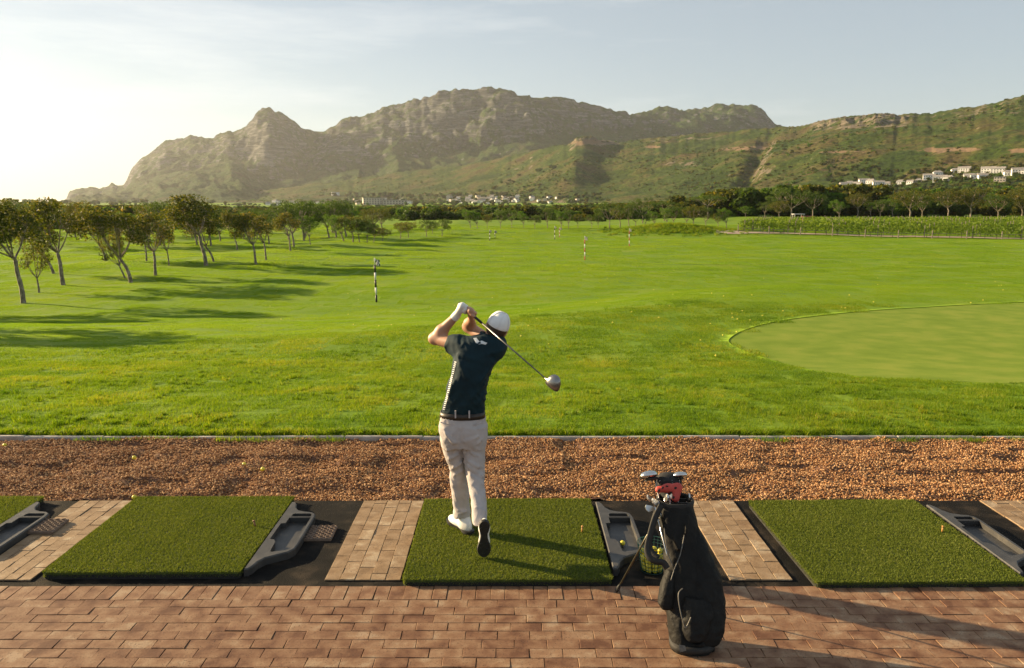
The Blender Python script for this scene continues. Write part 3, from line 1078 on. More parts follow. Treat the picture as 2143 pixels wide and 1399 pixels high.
hips = [row(862, 922, 1014.5, 6.02, .108), row(880, 918, 1017, 6.015, .122), row(900, 919, 1018, 6.005, .134), row(918, 922, 1017.5, 6.005, .128), row(934, 928, 1015, 6.01, .105)]
legL = [row(890, 919, 968, 6.02, .115), row(920, 922, 968, 6.03, .107), row(950, 930, 970, 6.05, .094), row(985, 940, 975, 6.09, .080), row(1020, 943, 980, 6.12, .075), row(1050, 945, 984, 6.13, .076), row(1070, 948, 986, 6.135, .078), row(1081, 950, 985, 6.14, .078)]
legR = [row(890, 968, 1018, 6.01, .118), row(920, 967, 1018, 6.01, .108), row(950, 969, 1016, 6.01, .095), row(985, 974, 1015.5, 5.995, .082), row(1020, 980, 1016, 5.93, .074), row(1050, 985, 1018, 5.85, .070), row(1078, 987, 1020, 5.77, .070), row(1096, 989, 1019, 5.725, .062)]
folds = []
def fold(p, q, r, s): folds.append((p, q, r, s))
for (x0, y0, x1, y1, Y, r, s) in [
        (975, 975, 1016, 1000, 5.915, .013, .012), (972, 962, 1012, 984, 5.912, .010, .010), (985, 948, 1016, 962, 5.915, .009, .008), (979, 992, 1010, 1012, 5.905, .010, .010),
        (940, 962, 972, 946, 5.955, .011, .011), (941, 985, 974, 965, 5.985, .010, .010), (935, 945, 968, 926, 5.93, .010, .009), (943, 1000, 968, 986, 6.01, .010, .008),
        (926, 902, 950, 928, 5.885, .012, .009), (965, 905, 966, 935, 5.885, .014, -.016), (972, 924, 1005, 914, 5.885, .010, .009), (1000, 930, 1016, 915, 5.90, .010, .008),
        (990, 1060, 1017, 1070, 5.76, .009, .009), (988, 1082, 1019, 1076, 5.685, .009, .010), (950, 1068, 985, 1074, 6.05, .009, .009), (952, 1080, 984, 1070, 6.05, .008, .008),
        (990, 1020, 1012, 1040, 5.85, .010, .007), (946, 1030, 960, 1060, 6.04, .010, .007)]:
    fold(at(x0, y0, Y), at(x1, y1, Y), r, s)


def f_pants(P):
    d = smin(sd_loft(P, legL, 2.2), sd_loft(P, legR, 2.2), .012)
    d = smin(d, sd_loft(P, hips, 2.4), .03)
    for p, q, r, s in folds:
        c = sd_cap(P, p, q, 0, 0)
        d = d - s * np.exp(-(c / (r * 1.35)) ** 2)
    n = vnoise(P[..., 0] * 17 + P[..., 1] * 9, P[..., 2] * 11 - P[..., 1] * 6, 5) - .5
    n2 = np.abs(vnoise(P[..., 0] * 30 + P[..., 2] * 18, P[..., 2] * 13 - P[..., 0] * 12, 29) - .5)
    return d + n * .008 + n2 * .012


pp = [Vector((r[1] + s * r[3], r[2] + t * r[4], r[0])) for r in hips + legL + legR for s in (-1, 1) for t in (-1, 1)]
pants = gpart("trousers", f_pants, pp, .03, .008, M_pants)
# belt, loops and back pockets
br = [row(860.5, 922, 1014.5, 6.02, .1125), row(872.5, 920.5, 1015.5, 6.02, .116)]


def ell_ring(r, grow=0.0, n=40, e=2.4):
    out = []
    for k in range(n):
        a = 2 * math.pi * k / n; c, s = math.cos(a), math.sin(a)
        m = (abs(c) ** e + abs(s) ** e) ** (-1 / e)
        out.append((r[1] + (r[3] + grow) * c * m, r[2] + (r[4] + grow) * s * m, r[0]))
    return out


put(MB().rings([ell_ring(br[1], -.004), ell_ring(br[1], .0025), ell_ring(br[0], .0015), ell_ring(br[0], -.006)], caps=False).build("belt", M_belt, smooth=True))
for xx in (953, 982):
    p = at(xx, 866, 5.885 if 940 < xx < 995 else 5.915); 
    put(MB().box((p.x - .0055, p.y - .002, p.z - .036), (p.x + .0055, p.y + .012, p.z + .021)).build("belt_loop", M_pants))
for x0, y0, x1, y1 in ((922, 884, 940, 889), (992, 890, 1013, 884)):
    a, b = at(x0, y0, 5.895), at(x1, y1, 5.895)
    put(MB().tube([a, a.lerp(b, .5) + Vector((0, -.010, 0)), b], .0045, 6).build("pocket_seam", M_belt if False else M_pants))

# shirt ------------------------------------------------------------
trunk = [row(868, 922, 1015, 6.02, .112), row(850, 926, 1015, 6.015, .115), row(830, 930, 1017, 6.01, .118), row(800, 937, 1023, 6.01, .122), row(770, 944, 1034, 6.02, .126, R(3)),
         row(748, 950, 1044, 6.035, .126, R(5)), row(730, 952, 1052, 6.05, .118, R(7)), row(714, 958, 1055, 6.06, .098, R(7)), row(706, 972, 1050, 6.07, .078, R(6)), row(701, 990, 1044, 6.075, .062, R(5))]
slv_a, slv_b = at(960, 722, 6.09), at(941, 721, 6.13)
sfold = [(at(925, 858, 5.90), at(950, 838, 5.89), .008, .007), (at(928, 850, 5.90), at(948, 822, 5.885), .007, .007), (at(957, 750, 5.93), at(975, 790, 5.885), .014, .010), (at(955, 742, 5.95), at(990, 752, 5.91), .012, .009),
         (at(1040, 760, 5.95), at(1005, 800, 5.89), .014, .010), (at(1030, 790, 5.93), at(985, 835, 5.89), .014, .009), (at(1018, 840, 5.93), at(960, 850, 5.90), .012, .007), (at(1050, 735, 5.97), at(1010, 745, 5.92), .016, .008),
         (at(960, 710, 6.0), at(1000, 722, 5.95), .014, .007), (at(935, 830, 5.92), at(958, 780, 5.885), .014, .008)]


def f_shirt(P):
    d = sd_loft(P, trunk, 2.25)
    d = smin(d, sd_cap(P, slv_a, slv_b, .088, .074), .05)
    cut = slv_b + (slv_b - slv_a).normalized() * .004
    nrm = np.array((slv_b - slv_a).normalized())
    d = np.maximum(d, np.where(P[..., 0] < slv_b.x + .06, (P - np.array(cut)) @ nrm, -1))
    s2 = sd_cap(P, at(1036, 728, 6.06), at(1030, 712, 6.22), .088, .078)
    d = smin(d, s2, .05)
    for p, q, r, s in sfold:
        d = d - s * np.exp(-(sd_cap(P, p, q, 0, 0) / (r * 1.4)) ** 2)
    n = vnoise(P[..., 0] * 13 + 5, P[..., 2] * 13 - P[..., 0] * 7, 15) - .5
    n2 = np.abs(vnoise(P[..., 0] * 24 + P[..., 2] * 15, P[..., 2] * 9 - P[..., 0] * 16, 19) - .5)
    return d + n * .010 + n2 * .014


pp = [Vector((r[1] + s * r[3], r[2] + t * r[4], r[0])) for r in trunk for s in (-1, 1) for t in (-1, 1)] + [slv_b + Vector((-.06, 0, .08)), slv_b - Vector((.06, 0, .09)), at(1030, 712, 6.32) + Vector((.08, .08, .09))]
shirt = gpart("shirt", f_shirt, pp, .03, .008, M_shirt)
# collar
cr0 = row(711, 1003, 1050, 6.075, .066, R(6)); cr1 = row(699, 1008, 1047, 6.085, .058, R(6))
cc = [[(x, y, z + (x - cr0[1]) * -.25) for x, y, z in ell_ring(r, g, 28, 2)] for r, g in ((cr0, .012), (cr1, .008), (cr1, .0), (cr0, -.004))]
put(MB().rings(cc, caps=False).build("collar", M_shirt, smooth=True), None)
# hooped white panel down the left side seam and the white print between the shoulders
def on_trunk(px, py, off=.004):
    """point on the camera side of the shirt under a pixel"""
    t0 = at(px, py, 5.6); d = (at(px, py, 6.3) - t0)
    A = np.array([tuple(t0 + d * k) for k in np.linspace(0, 1, 240)])
    v = f_shirt(A[:, None, None, :].reshape(-1, 1, 1, 3)).ravel()
    i = np.argmax(v < off)
    return Vector(A[i]) if (v < off).any() else None


M_print = pm("white_print", [(0, (.60, .62, .62)), (1, (.74, .75, .74))], 30, .75, 0)
for k in range(26):
    y0 = 757 + k * 3.95; x0 = 950.5 - (y0 - 757) * .245
    q = [on_trunk(max(x0 + dx, 0), y0 + dy) for dx, dy in ((.4, 0), (2.4, .3), (4.6, .6), (4.6, 2.6), (2.4, 2.3), (.4, 2.0))]
    q = [v for v in q if v is not None]
    if len(q) < 4: continue
    put(MB().add(q, [tuple(range(len(q)))]).build("white_hoop", M_print), shirt).matrix_parent_inverse = Matrix.Identity(4)
for poly in ([(990, 708), (997, 707), (1003, 715), (1008, 713), (1014, 716), (1020, 718), (1016, 722), (1008, 720), (1003, 721), (996, 718)],):
    q = [on_trunk(x_, y_) for x_, y_ in poly]
    if all(v is not None for v in q):
        put(MB().add(q, [tuple(range(len(q)))]).build("white_print", M_print), shirt).matrix_parent_inverse = Matrix.Identity(4)

# body: head, neck, arms and hands, one skin -------------------------------------------------
hc = J['head']
tilt = Matrix.Rotation(R(24), 4, 'Y') @ Matrix.Rotation(R(6), 4, 'X')      # head leans to the right, looks down the range
def hpt(x, y, z): return hc + tilt.to_3x3() @ Vector((x, y, z))


side = gdir.orthogonal()
gz_ = gdir.cross(Vector((0, 1, 0))).normalized()       # across the grip, in the picture plane
gy_ = gz_.cross(gdir).normalized()
if gy_.y > 0: gy_ = -gy_                                # towards the camera
def gpos(s, a, r): return butt + gdir * s + (gz_ * math.cos(a) + gy_ * math.sin(a)) * r


def hand(s0, a_back, flip, wrist):
    """palm on one side of the grip, four fingers curled round it, thumb along it"""
    caps = []
    kn = []
    for i, (ln, rr) in enumerate(((1.0, .0098), (1.06, .0102), (1.0, .0098), (.86, .0086))):
        s = s0 + .009 + i * .0205
        pts = [gpos(s + flip * .004, a_back + flip * j * ln, .0275 if 0 < j < 3 else .026) for j in (-.1, .75, 1.6, 2.5, 3.2)]
        for k in range(4): caps.append((pts[k], pts[k + 1], rr * (1 - .07 * k), rr * (1 - .07 * (k + 1))))
        kn.append(pts[0])
    c0 = gpos(s0 + .04, a_back - flip * .35, .036)
    heel = wrist.lerp(c0, .35)
    for p in kn: caps.append((heel, p, .019, .0135))
    caps.append((wrist, c0, .026, .026))
    t0 = wrist.lerp(gpos(s0 + .02, a_back - flip * .8, .03), .6)
    t1 = gpos(s0 + .062, a_back - flip * .95, .026); t2 = gpos(s0 + .092, a_back - flip * .85, .025)
    caps += [(t0, t1, .015, .0118), (t1, t2, .0118, .0095)]
    return caps


handL = hand(.018, R(100), 1, J['l_wri'])
handR = hand(.098, R(40), -1, J['r_wri'])
sh_r_front = at(1032, 720, 6.20)


def capset(P, caps, k):
    d = None
    for a, b, ra, rb in caps:
        c = sd_cap(P, a, b, ra, rb)
        d = c if d is None else smin(d, c, k)
    return d


armL = [(slv_a, J['l_elb'], .054, .044), (J['l_elb'], J['l_elb'].lerp(J['l_wri'], .33), .043, .046), (J['l_elb'].lerp(J['l_wri'], .33), J['l_wri'], .046, .029)]
armR = [(sh_r_front, J['r_elb'], .055, .045), (J['r_elb'], J['r_elb'].lerp(J['r_wri'], .4), .044, .044), (J['r_elb'].lerp(J['r_wri'], .4), J['r_wri'], .044, .029)]


def f_body(P):
    d = sd_ell(P, hpt(0, .005, .02), (.077, .098, .112), tilt)
    d = smin(d, sd_ell(P, hpt(0, .045, -.055), (.058, .058, .060), tilt), .03)       # jaw
    d = smin(d, sd_cap(P, hpt(0, .098, .012), hpt(0, .116, -.018), .010, .014), .012)  # nose
    d = smin(d, sd_cap(P, hpt(-.022, .093, -.052), hpt(.022, .093, -.052), .008, .008), .010)  # lips
    for s in (-1, 1):
        d = smin(d, sd_ell(P, hpt(s * .080, .0, -.012), (.011, .021, .032), tilt), .008)   # ears
        d = np.maximum(d, -sd_ell(P, hpt(s * .032, .104, .020), (.017, .012, .010), tilt))  # eye sockets
    d = smin(d, sd_cap(P, J['neck'] + Vector((0, .0, -.03)), hpt(0, -.005, -.06), .064, .056), .03)
    d = smin(d, capset(P, armL, .03), .02)
    d = smin(d, capset(P, armR, .03), .02)
    d = smin(d, capset(P, handR, .006), .012)
    d = smin(d, capset(P, handL, .006), .012)
    # trunk and legs carry on under the clothes so the body is one figure
    tr = sd_loft(P, [(r[0], r[1], r[2], r[3] - .022, r[4] - .022, r[5]) for r in trunk if r[3] > .1], 2.2)
    d = smin(d, tr, .03)
    return d


pp = [hpt(-.12, .13, .16), hpt(.12, -.12, -.1), J['l_elb'], J['r_elb'], J['l_wri'], butt, grip_end, at(922, 866, 5.92), at(1055, 866, 6.14), J['r_elb'] + Vector((0, .06, 0))]
body = gpart("body", f_body, pp, .05, .0062, M_skin)


def f_glove(P):
    return smin(capset(P, [(a, b, ra + .003, rb + .003) for a, b, ra, rb in handL], .006), sd_cap(P, J['l_wri'] + (J['l_elb'] - J['l_wri']).normalized() * .022, J['l_wri'], .034, .033), .012)


glove = gpart("glove", f_glove, [a for a, b, *_ in handL] + [b for a, b, *_ in handL] + [J['l_wri']], .06, .0042, M_white)
# dark seams on the back of the glove
for s0_, s1_, a0_, a1_ in ((.030, .030, 60, 130), (.052, .052, 60, 130), (.030, .075, 95, 95)):
    q = [gpos(s0_ + (s1_ - s0_) * t, R(a0_ + (a1_ - a0_) * t), .0415) for t in np.linspace(0, 1, 6)]
    put(MB().tube(q, .0028, 5).build("glove_seam", M_shirt))
wb = J['l_wri'] + (J['l_elb'] - J['l_wri']).normalized() * .03
# hair: a close cap of hair round the back of the head
def f_hair(P):
    d = sd_ell(P, hpt(0, -.006, .012), (.0835, .100, .108), tilt)
    q = (P - np.array(hc)) @ np.array(tilt.to_3x3())
    cut = np.maximum(q[..., 1] - .035, -.085 - q[..., 2] + np.maximum(q[..., 1], 0) * 1.2)
    return np.maximum(np.maximum(d, cut), q[..., 2] - .045)


gpart("hair", f_hair, [hpt(-.11, -.12, -.12), hpt(.11, .12, .14)], .02, .007, M_hair)
# cap with six panels, button and peak
cap_o = put(empty("cap", (0, 0, 0)))
cap_o.matrix_parent_inverse = Matrix.Identity(4); cap_o.location = hc - gl0
cap_o.rotation_euler = tilt.to_euler()
rings = []
for j in range(11):
    f = j / 10; a = R(90) * f
    z = .018 + .112 * math.sin(a); r = .0885 * max(math.cos(a), .03) ** .82; ry = .106 * max(math.cos(a), .03) ** .82
    rings.append([(r * math.cos(2 * math.pi * k / 36) * (1 + .012 * abs(math.cos(3 * 2 * math.pi * k / 36))), -.002 + ry * math.sin(2 * math.pi * k / 36) * (1 + .012 * abs(math.cos(3 * 2 * math.pi * k / 36))), z) for k in range(36)])
low_r = [(x * .985, y * .985, z - .004) for x, y, z in rings[0]]
MB().rings([low_r] + rings, caps=True).build("crown", M_cap, cap_o, smooth=True)
for k in range(6):
    a = 2 * math.pi * (k + .5) / 6 + R(0)
    q = [(.0905 * max(math.cos(R(90) * f), .03) ** .82 * math.cos(a) , -.002 + .108 * max(math.cos(R(90) * f), .03) ** .82 * math.sin(a), .0195 + .112 * math.sin(R(90) * f)) for f in np.linspace(.0, .99, 12)]
    MB().tube(q, .0022, 5).build("panel_seam", M_cap, cap_o, smooth=True)
MB().sphere((0, -.002, .131), (.008, .008, .005), 10, 6).build("button", M_cap, cap_o, smooth=True)
vz = []
for t in (0, 1):
    vz.append([( .078 * math.cos(R(a)) * (1 + 0), .05 + (.058 + .075 * t * math.sin(R(a))) * 1 , .022 - .014 * t - .012 * abs(math.cos(R(a)))) for a in range(10, 171, 10)])
pk = MB(); n_ = len(vz[0])
pk.add(vz[0] + vz[1] + [(x, y, z - .004) for x, y, z in vz[0]] + [(x, y, z - .004) for x, y, z in vz[1]], [(i, i + 1, n_ + i + 1, n_ + i) for i in range(n_ - 1)] + [(2 * n_ + i + 1, 2 * n_ + i, 3 * n_ + i, 3 * n_ + i + 1) for i in range(n_ - 1)] + [(n_ + i, n_ + i + 1, 3 * n_ + i + 1, 3 * n_ + i) for i in range(n_ - 1)])
pk.build("peak", M_cap, cap_o, smooth=True)
# eyes
for s in (-1, 1):
    put(MB().sphere(hpt(s * .032, .093, .020), .012, 10, 8).build("eye", M_white, smooth=True))

# shoes ------------------------------------------------------------
def shoe(name, M, flat=True):
    """shoe in its own frame: heel at -y, toe at +y, sole on z=0"""
    t = put(empty(name)); t.matrix_parent_inverse = Matrix.Identity(4)
    t.matrix_local = Matrix.Translation(-gl0) @ M
    def f_up(P):
        d = sd_ell(P, (0, -.065, .045), (.040, .075, .060))
        d = smin(d, sd_ell(P, (.003, .06, .030), (.048, .105, .040)), .03)
        d = smin(d, sd_cap(P, (0, -.055, .05), (0, -.05, .105), .042, .043), .03)
        return np.maximum(d + .004, .012 - P[..., 2])
    lo, hi = (-.08, -.17, -.02), (.08, .2, .16)
    implicit("upper", f_up, lo, hi, .007, M_shoe, t)
    out = [(-.030, -.135), (0, -.148), (.030, -.135), (.041, -.09), (.026, -.03), (.032, .02), (.053, .08), (.048, .13), (.020, .163), (-.010, .165), (-.038, .140), (-.048, .09), (-.030, .02), (-.024, -.03), (-.040, -.09)]
    o2 = smooth2(out, 3)
    MB().rings([[(x * .95, y * .97, -.004) for x, y in o2], [(x, y, .004) for x, y in o2], [(x * 1.03, y * 1.02, .020) for x, y in o2]]).build("sole", M_sole, t)
    for (sx, sy) in ((-.024, .09), (.026, .09), (-.02, .045), (.022, .045), (0, .13), (-.02, -.09), (.02, -.09), (0, -.12)):
        MB().tube([(sx, sy, -.002), (sx, sy, -.009)], [.009, .006], 8).build("spike", M_sole, t)
    return t


pl = at(967, 1098, 6.15)
shoe("shoe", Matrix.Translation(Vector((pl.x - .012, 6.17, .050))) @ Matrix.Rotation(R(34), 4, 'Z') @ Matrix.Scale(1.14, 4))
toe = at(1011, 1158, 5.60)
# right shoe stands on its toe: sole turned to the camera
Mr = Matrix.Translation(Vector((toe.x + .002, 5.60, .058))) @ Matrix.Rotation(R(-4), 4, 'Y') @ Matrix.Rotation(R(-80), 4, 'X') @ Matrix.Rotation(R(6), 4, 'Z') @ Matrix.Translation(Vector((0, -.160, .004)))
shoe("shoe", Mr)

# ------------------------------------------------------------------ the driver in his hands
def club(name, label, butt_p, tip_p, head_fn, group=None, grip_len=.27):
    t = empty(name, tuple(butt_p)); tag(t, label, "golf club", group)
    b, e = Vector((0, 0, 0)), tip_p - butt_p
    d = e.normalized()
    MB().tube([b, d * .01, d * grip_len], [.0125, .0135, .0092], 10).build("grip", M_grip, t, smooth=True)
    MB().tube([d * grip_len, e], [.0075, .0048], 8).build("shaft", M_shaft, t, smooth=True)
    head_fn(t, e, d)
    return t


def driver_head(t, e, d, size=1.0, up=Vector((0, 0, 1)), out=Vector((1, 0, 0))):
    """pear-shaped hollow head with a flat pale face"""
    X = out - d * out.dot(d); X.normalize(); Yv = d.cross(X)
    rings = []
    # rings march from the face back along X
    for k, (u, w, hgt) in enumerate(((.0, .055, .028), (.006, .060, .031), (.03, .060, .033), (.055, .052, .030), (.075, .040, .024), (.09, .024, .015), (.096, .006, .004))):
        ring = []
        for q in range(20):
            a = 2 * math.pi * q / 20
            ring.append(e + (X * (u - .02) + d * (.045 + w * math.cos(a)) + Yv * (hgt * math.sin(a))) * size)
        rings.append(ring)
    MB().rings(rings).build("head", M_head, t, smooth=True)
    fr = [[e + (X * (-.0205 - .004 * (1 - s)) + d * (.045 + .054 * s * math.cos(2 * math.pi * q / 20)) + Yv * (.0275 * s * math.sin(2 * math.pi * q / 20))) * size for q in range(20)] for s in (1, .6, .05)]
    MB().rings(fr).build("face", M_face, t, smooth=True)
    MB().tube([e - d * .03 * size, e + d * .02 * size], [.0062, .008], 10).build("hosel", M_chrome, t, smooth=True)


club("golf_club", "driver the golfer swings, its silver head hanging right of him", butt, tipc,
     lambda t, e, d: driver_head(t, e, d, 1.04, out=Vector((.72, -.55, -.25))))
# ------------------------------------------------------------------ golf bag on its stand
def project(p):
    d = Vector(p) - Vector((0, 0, CAM_Z))
    f = d.y * math.cos(PITCH) - d.z * math.sin(PITCH); dn = -d.y * math.sin(PITCH) - d.z * math.cos(PITCH)
    return PCX + FPX * d.x / f, PCY + FPX * dn / f


M_bag = pm("bag_nylon", [(0, (.0040, .0037, .0032)), (1, (.0125, .0110, .0092))], 14, .66, .6, 30, bdist=.012, spec=.22)
M_bag2 = pm("bag_pocket_nylon", [(0, (.0055, .005, .0045)), (1, (.012, .011, .0095))], 16, .66, .6, 34, bdist=.012, spec=.22)
M_zip = pm("zip_tape", [(0, (.075, .068, .058)), (1, (.15, .135, .115))], 60, .45, .3, 200, bdist=.002)
M_strap = pm("strap_webbing", [(0, (.010, .009, .008)), (1, (.022, .019, .016))], 40, .75, .3, 120, bdist=.003)
M_leg = pm("stand_leg", [(0, (.05, .045, .03)), (1, (.10, .09, .06))], 20, .35, 0, metal=.6)
bagB, bagT = Vector((1.105, 4.475, 0.0)), Vector((1.015, 4.880, .830))
bag = empty("golf_bag", tuple(bagB)); tag(bag, "black golf bag full of clubs, leaning on thin stand legs", "golf bag")
bax = (bagT - bagB).normalized()


def axis_at(py):
    lo, hi = -.2, 1.2
    for _ in range(40):
        m = (lo + hi) / 2
        if project(bagB.lerp(bagT, m))[1] > py: lo = m
        else: hi = m
    return bagB.lerp(bagT, lo)


def brow(py, xl, xr, dep):
    c = axis_at(py); a, b = at(xl, py, c.y), at(xr, py, c.y)
    return (a.z, (a.x + b.x) / 2, c.y, (b.x - a.x) / 2, dep, 0.0)


bag_rows = [brow(1362, 1402, 1492, .105), brow(1336, 1399, 1496, .118), brow(1289, 1394, 1494, .122), brow(1242, 1390, 1488, .122), brow(1195, 1388, 1480, .120), brow(1148, 1387, 1470, .115), brow(1101, 1380, 1461, .112), brow(1062, 1377, 1451, .108), brow(1046, 1377, 1449, .106)]
bpt = lambda px, py, off: at(px, py, axis_at(py).y + off)
bag_folds = [(bpt(1392, 1075, -.1), bpt(1420, 1150, -.1), .012, .010), (bpt(1412, 1075, -.1), bpt(1402, 1160, -.11), .012, -.012), (bpt(1440, 1080, -.1), bpt(1425, 1200, -.12), .013, .010), (bpt(1395, 1110, -.1), bpt(1412, 1185, -.12), .010, -.012),
             (bpt(1400, 1160, -.12), bpt(1395, 1230, -.12), .014, .012), (bpt(1405, 1260, -.12), bpt(1400, 1345, -.12), .012, .012), (bpt(1412, 1250, -.12), bpt(1410, 1340, -.12), .010, -.012), (bpt(1455, 1110, -.1), bpt(1450, 1200, -.11), .014, -.010), (bpt(1470, 1350, -.1), bpt(1420, 1356, -.1), .012, .008)]
bag_folds = [(p, q, r * .8, s * 1.7) for p, q, r, s in bag_folds]
bag_folds += [(bpt(1386 + k * 9, 1080 + (k * 37) % 60, -.11), bpt(1394 + k * 8, 1150 + (k * 53) % 90, -.12), .007, .010 if k % 2 else -.010) for k in range(7)]


def f_bag(P):
    d = sd_loft(P, bag_rows, 2.6)
    for p, q, r, s in bag_folds: d = d - s * np.exp(-(sd_cap(P, p, q, 0, 0) / (r * 1.4)) ** 2)
    n = vnoise(P[..., 0] * 22, P[..., 2] * 10, 33) - .5
    n2 = np.abs(vnoise(P[..., 0] * 26 + P[..., 2] * 8, P[..., 2] * 9 - P[..., 0] * 10, 37) - .5)
    d = d + n * .006 + n2 * .016
    hole = [(r[0] + .02, r[1], r[2], r[3] - .016, r[4] - .016, 0) for r in bag_rows[-2:]]
    return np.maximum(d, -np.maximum(sd_loft(P, [(bag_rows[-1][0] - .10, *bag_rows[-1][1:3], bag_rows[-1][3] - .014, bag_rows[-1][4] - .014, 0), (bag_rows[-1][0] + .1, *bag_rows[-1][1:3], bag_rows[-1][3] - .012, bag_rows[-1][4] - .012, 0)]), -1))


def bpart(name, fn, pts, pad, h, mat, parent=None):
    lo, hi = bounds(pts, pad)
    o = implicit(name, fn, lo, hi, h, mat, parent or bag)
    o.matrix_parent_inverse = Matrix.Translation(-bagB); return o


def bput(o, parent=None):
    o.parent = parent or bag; o.matrix_parent_inverse = Matrix.Translation(-bagB); return o


pp = [Vector((r[1] + s * r[3], r[2] + t * r[4], r[0])) for r in bag_rows for s in (-1, 1) for t in (-1, 1)]
bpart("body", f_bag, pp, .03, .008, M_bag)


def pillow(a, b, ra, rb, seed, flat=(1, 1)):
    def f(P):
        d = sd_cap(P * np.array([1, 1, 1]), a, b, ra, rb)
        n = vnoise(P[..., 0] * 20 + seed, P[..., 2] * 14, seed) - .5
        return d + n * .012
    return f


# long pocket bulging on the right
pk_rows = [brow(1338, 1440, 1502, .075), brow(1318, 1434, 1510, .09), brow(1280, 1432, 1514, .10), brow(1240, 1434, 1513, .10), brow(1200, 1436, 1505, .095), brow(1165, 1438, 1491, .085), brow(1130, 1440, 1475, .065), brow(1112, 1440, 1466, .05)]
pk_rows = [(r[0], r[1], r[2] - .035, r[3], r[4], 0) for r in pk_rows]
def f_pk(P):
    n = np.abs(vnoise(P[..., 0] * 20 + P[..., 2] * 9, P[..., 2] * 12 - P[..., 0] * 9, 71) - .5)
    return sd_loft(P, pk_rows, 2.6) + n * .018 - .002
bpart("side_pocket", f_pk, [Vector((r[1] + s * r[3], r[2] + t * r[4], r[0])) for r in pk_rows for s in (-1, 1) for t in (-1, 1)], .03, .008, M_bag2)
# front pocket with the zip, low on the camera side
fp_rows = [brow(1318, 1428, 1462, .05), brow(1300, 1420, 1478, .06), brow(1270, 1418, 1484, .066), brow(1245, 1419, 1480, .06), brow(1230, 1424, 1466, .05)]
fp_rows = [(r[0], r[1], r[2] - .105, r[3], r[4], 0) for r in fp_rows]
def f_fp(P): return sd_loft(P, fp_rows, 2.6) + np.abs(vnoise(P[..., 0] * 24, P[..., 2] * 18, 73) - .5) * .016 - .002
fpk = bpart("front_pocket", f_fp, [Vector((r[1] + s * r[3], r[2] + t * r[4], r[0])) for r in fp_rows for s in (-1, 1) for t in (-1, 1)], .03, .007, M_bag2)
zp = [bpt(x, y, o) for x, y, o in ((1429, 1232, -.158), (1421, 1240, -.160), (1420, 1255, -.165), (1424, 1280, -.170), (1429, 1300, -.168), (1434, 1314, -.160), (1440, 1306, -.165), (1446, 1292, -.172))]
bput(MB().tube(catmull(zp, 5), .0034, 6).build("zip", M_zip, smooth=True))
# apron pocket hanging on the left
ap_rows = [brow(1262, 1380, 1402, .03), brow(1250, 1372, 1404, .045), brow(1225, 1376, 1406, .055), brow(1200, 1384, 1408, .05), brow(1180, 1392, 1408, .035)]
ap_rows = [(r[0], r[1], r[2] - .07, r[3], r[4], 0) for r in ap_rows]
def f_ap(P): return sd_loft(P, ap_rows, 2.4) + (vnoise(P[..., 0] * 26, P[..., 2] * 18, 75) - .5) * .010
bpart("apron_pocket", f_ap, [Vector((r[1] + s * r[3], r[2] + t * r[4], r[0])) for r in ap_rows for s in (-1, 1) for t in (-1, 1)], .03, .007, M_bag2)
for k, q in enumerate(([(1432, 1120, -.118), (1424, 1160, -.124), (1412, 1190, -.130), (1404, 1215, -.135)], [(1390, 1105, -.112), (1396, 1150, -.122), (1408, 1186, -.130)])):
    bput(MB().tube(catmull([bpt(x, y, o) for x, y, o in q], 5), .0030, 6).build("zip", M_zip, smooth=True))


def ribbon(pts, w, th, nrm):
    pts = catmull(pts, 6); rings = []
    for i, p in enumerate(pts):
        t = (pts[min(i + 1, len(pts) - 1)] - pts[max(0, i - 1)]).normalized()
        n = Vector(nrm) - t * Vector(nrm).dot(t); n.normalize(); b = t.cross(n)
        rings.append([p + b * w + n * th, p - b * w + n * th, p - b * w - n * th, p + b * w - n * th])
    return MB().rings(rings)


bput(ribbon([bpt(1384, 1058, -.10), bpt(1371, 1085, -.11), bpt(1362, 1115, -.12), bpt(1355, 1145, -.13), bpt(1358, 1165, -.14), bpt(1372, 1175, -.145), bpt(1388, 1178, -.14), bpt(1396, 1190, -.13)], .019, .005, (.25, -1, .1)).build("shoulder_strap", M_strap, smooth=True))
bput(ribbon([bpt(1376, 1062, -.02), bpt(1367, 1090, -.05), bpt(1360, 1120, -.08), bpt(1362, 1150, -.10), bpt(1378, 1168, -.12)], .016, .004, (.5, -1, .1)).build("shoulder_strap", M_strap, smooth=True))
# rim with dividers and foot
rr_ = bag_rows[-1]
rim_ = [ell_ring((rr_[0] + dz, rr_[1], rr_[2], rr_[3], rr_[4], 0), g, 32, 2.5) for dz, g in ((-.03, .004), (.004, .007), (.010, .0), (.004, -.012), (-.03, -.012))]
bput(MB().rings(rim_, caps=False).build("rim", M_strap, smooth=True))
for s in (-.33, .33):
    bput(MB().box((rr_[1] - rr_[3] * .9, rr_[2] + s * rr_[4] - .006, rr_[0] - .06), (rr_[1] + rr_[3] * .9, rr_[2] + s * rr_[4] + .006, rr_[0] - .006)).build("divider", M_strap))
r0_ = bag_rows[0]
bput(MB().rings([ell_ring((.002, r0_[1], r0_[2], r0_[3], r0_[4], 0), -.012, 32, 2.6), ell_ring((.03, r0_[1], r0_[2], r0_[3], r0_[4], 0), .004, 32, 2.6), ell_ring((.05, r0_[1], r0_[2] + .01, r0_[3], r0_[4], 0), .002, 32, 2.6)]).build("base", M_strap, smooth=True))
lab = bput(MB().add([bpt(1421, 1349, -.118), bpt(1434, 1352, -.122), bpt(1436, 1362, -.120), bpt(1423, 1366, -.112)], [(0, 1, 2, 3)]).build("base_patch", M_zip))
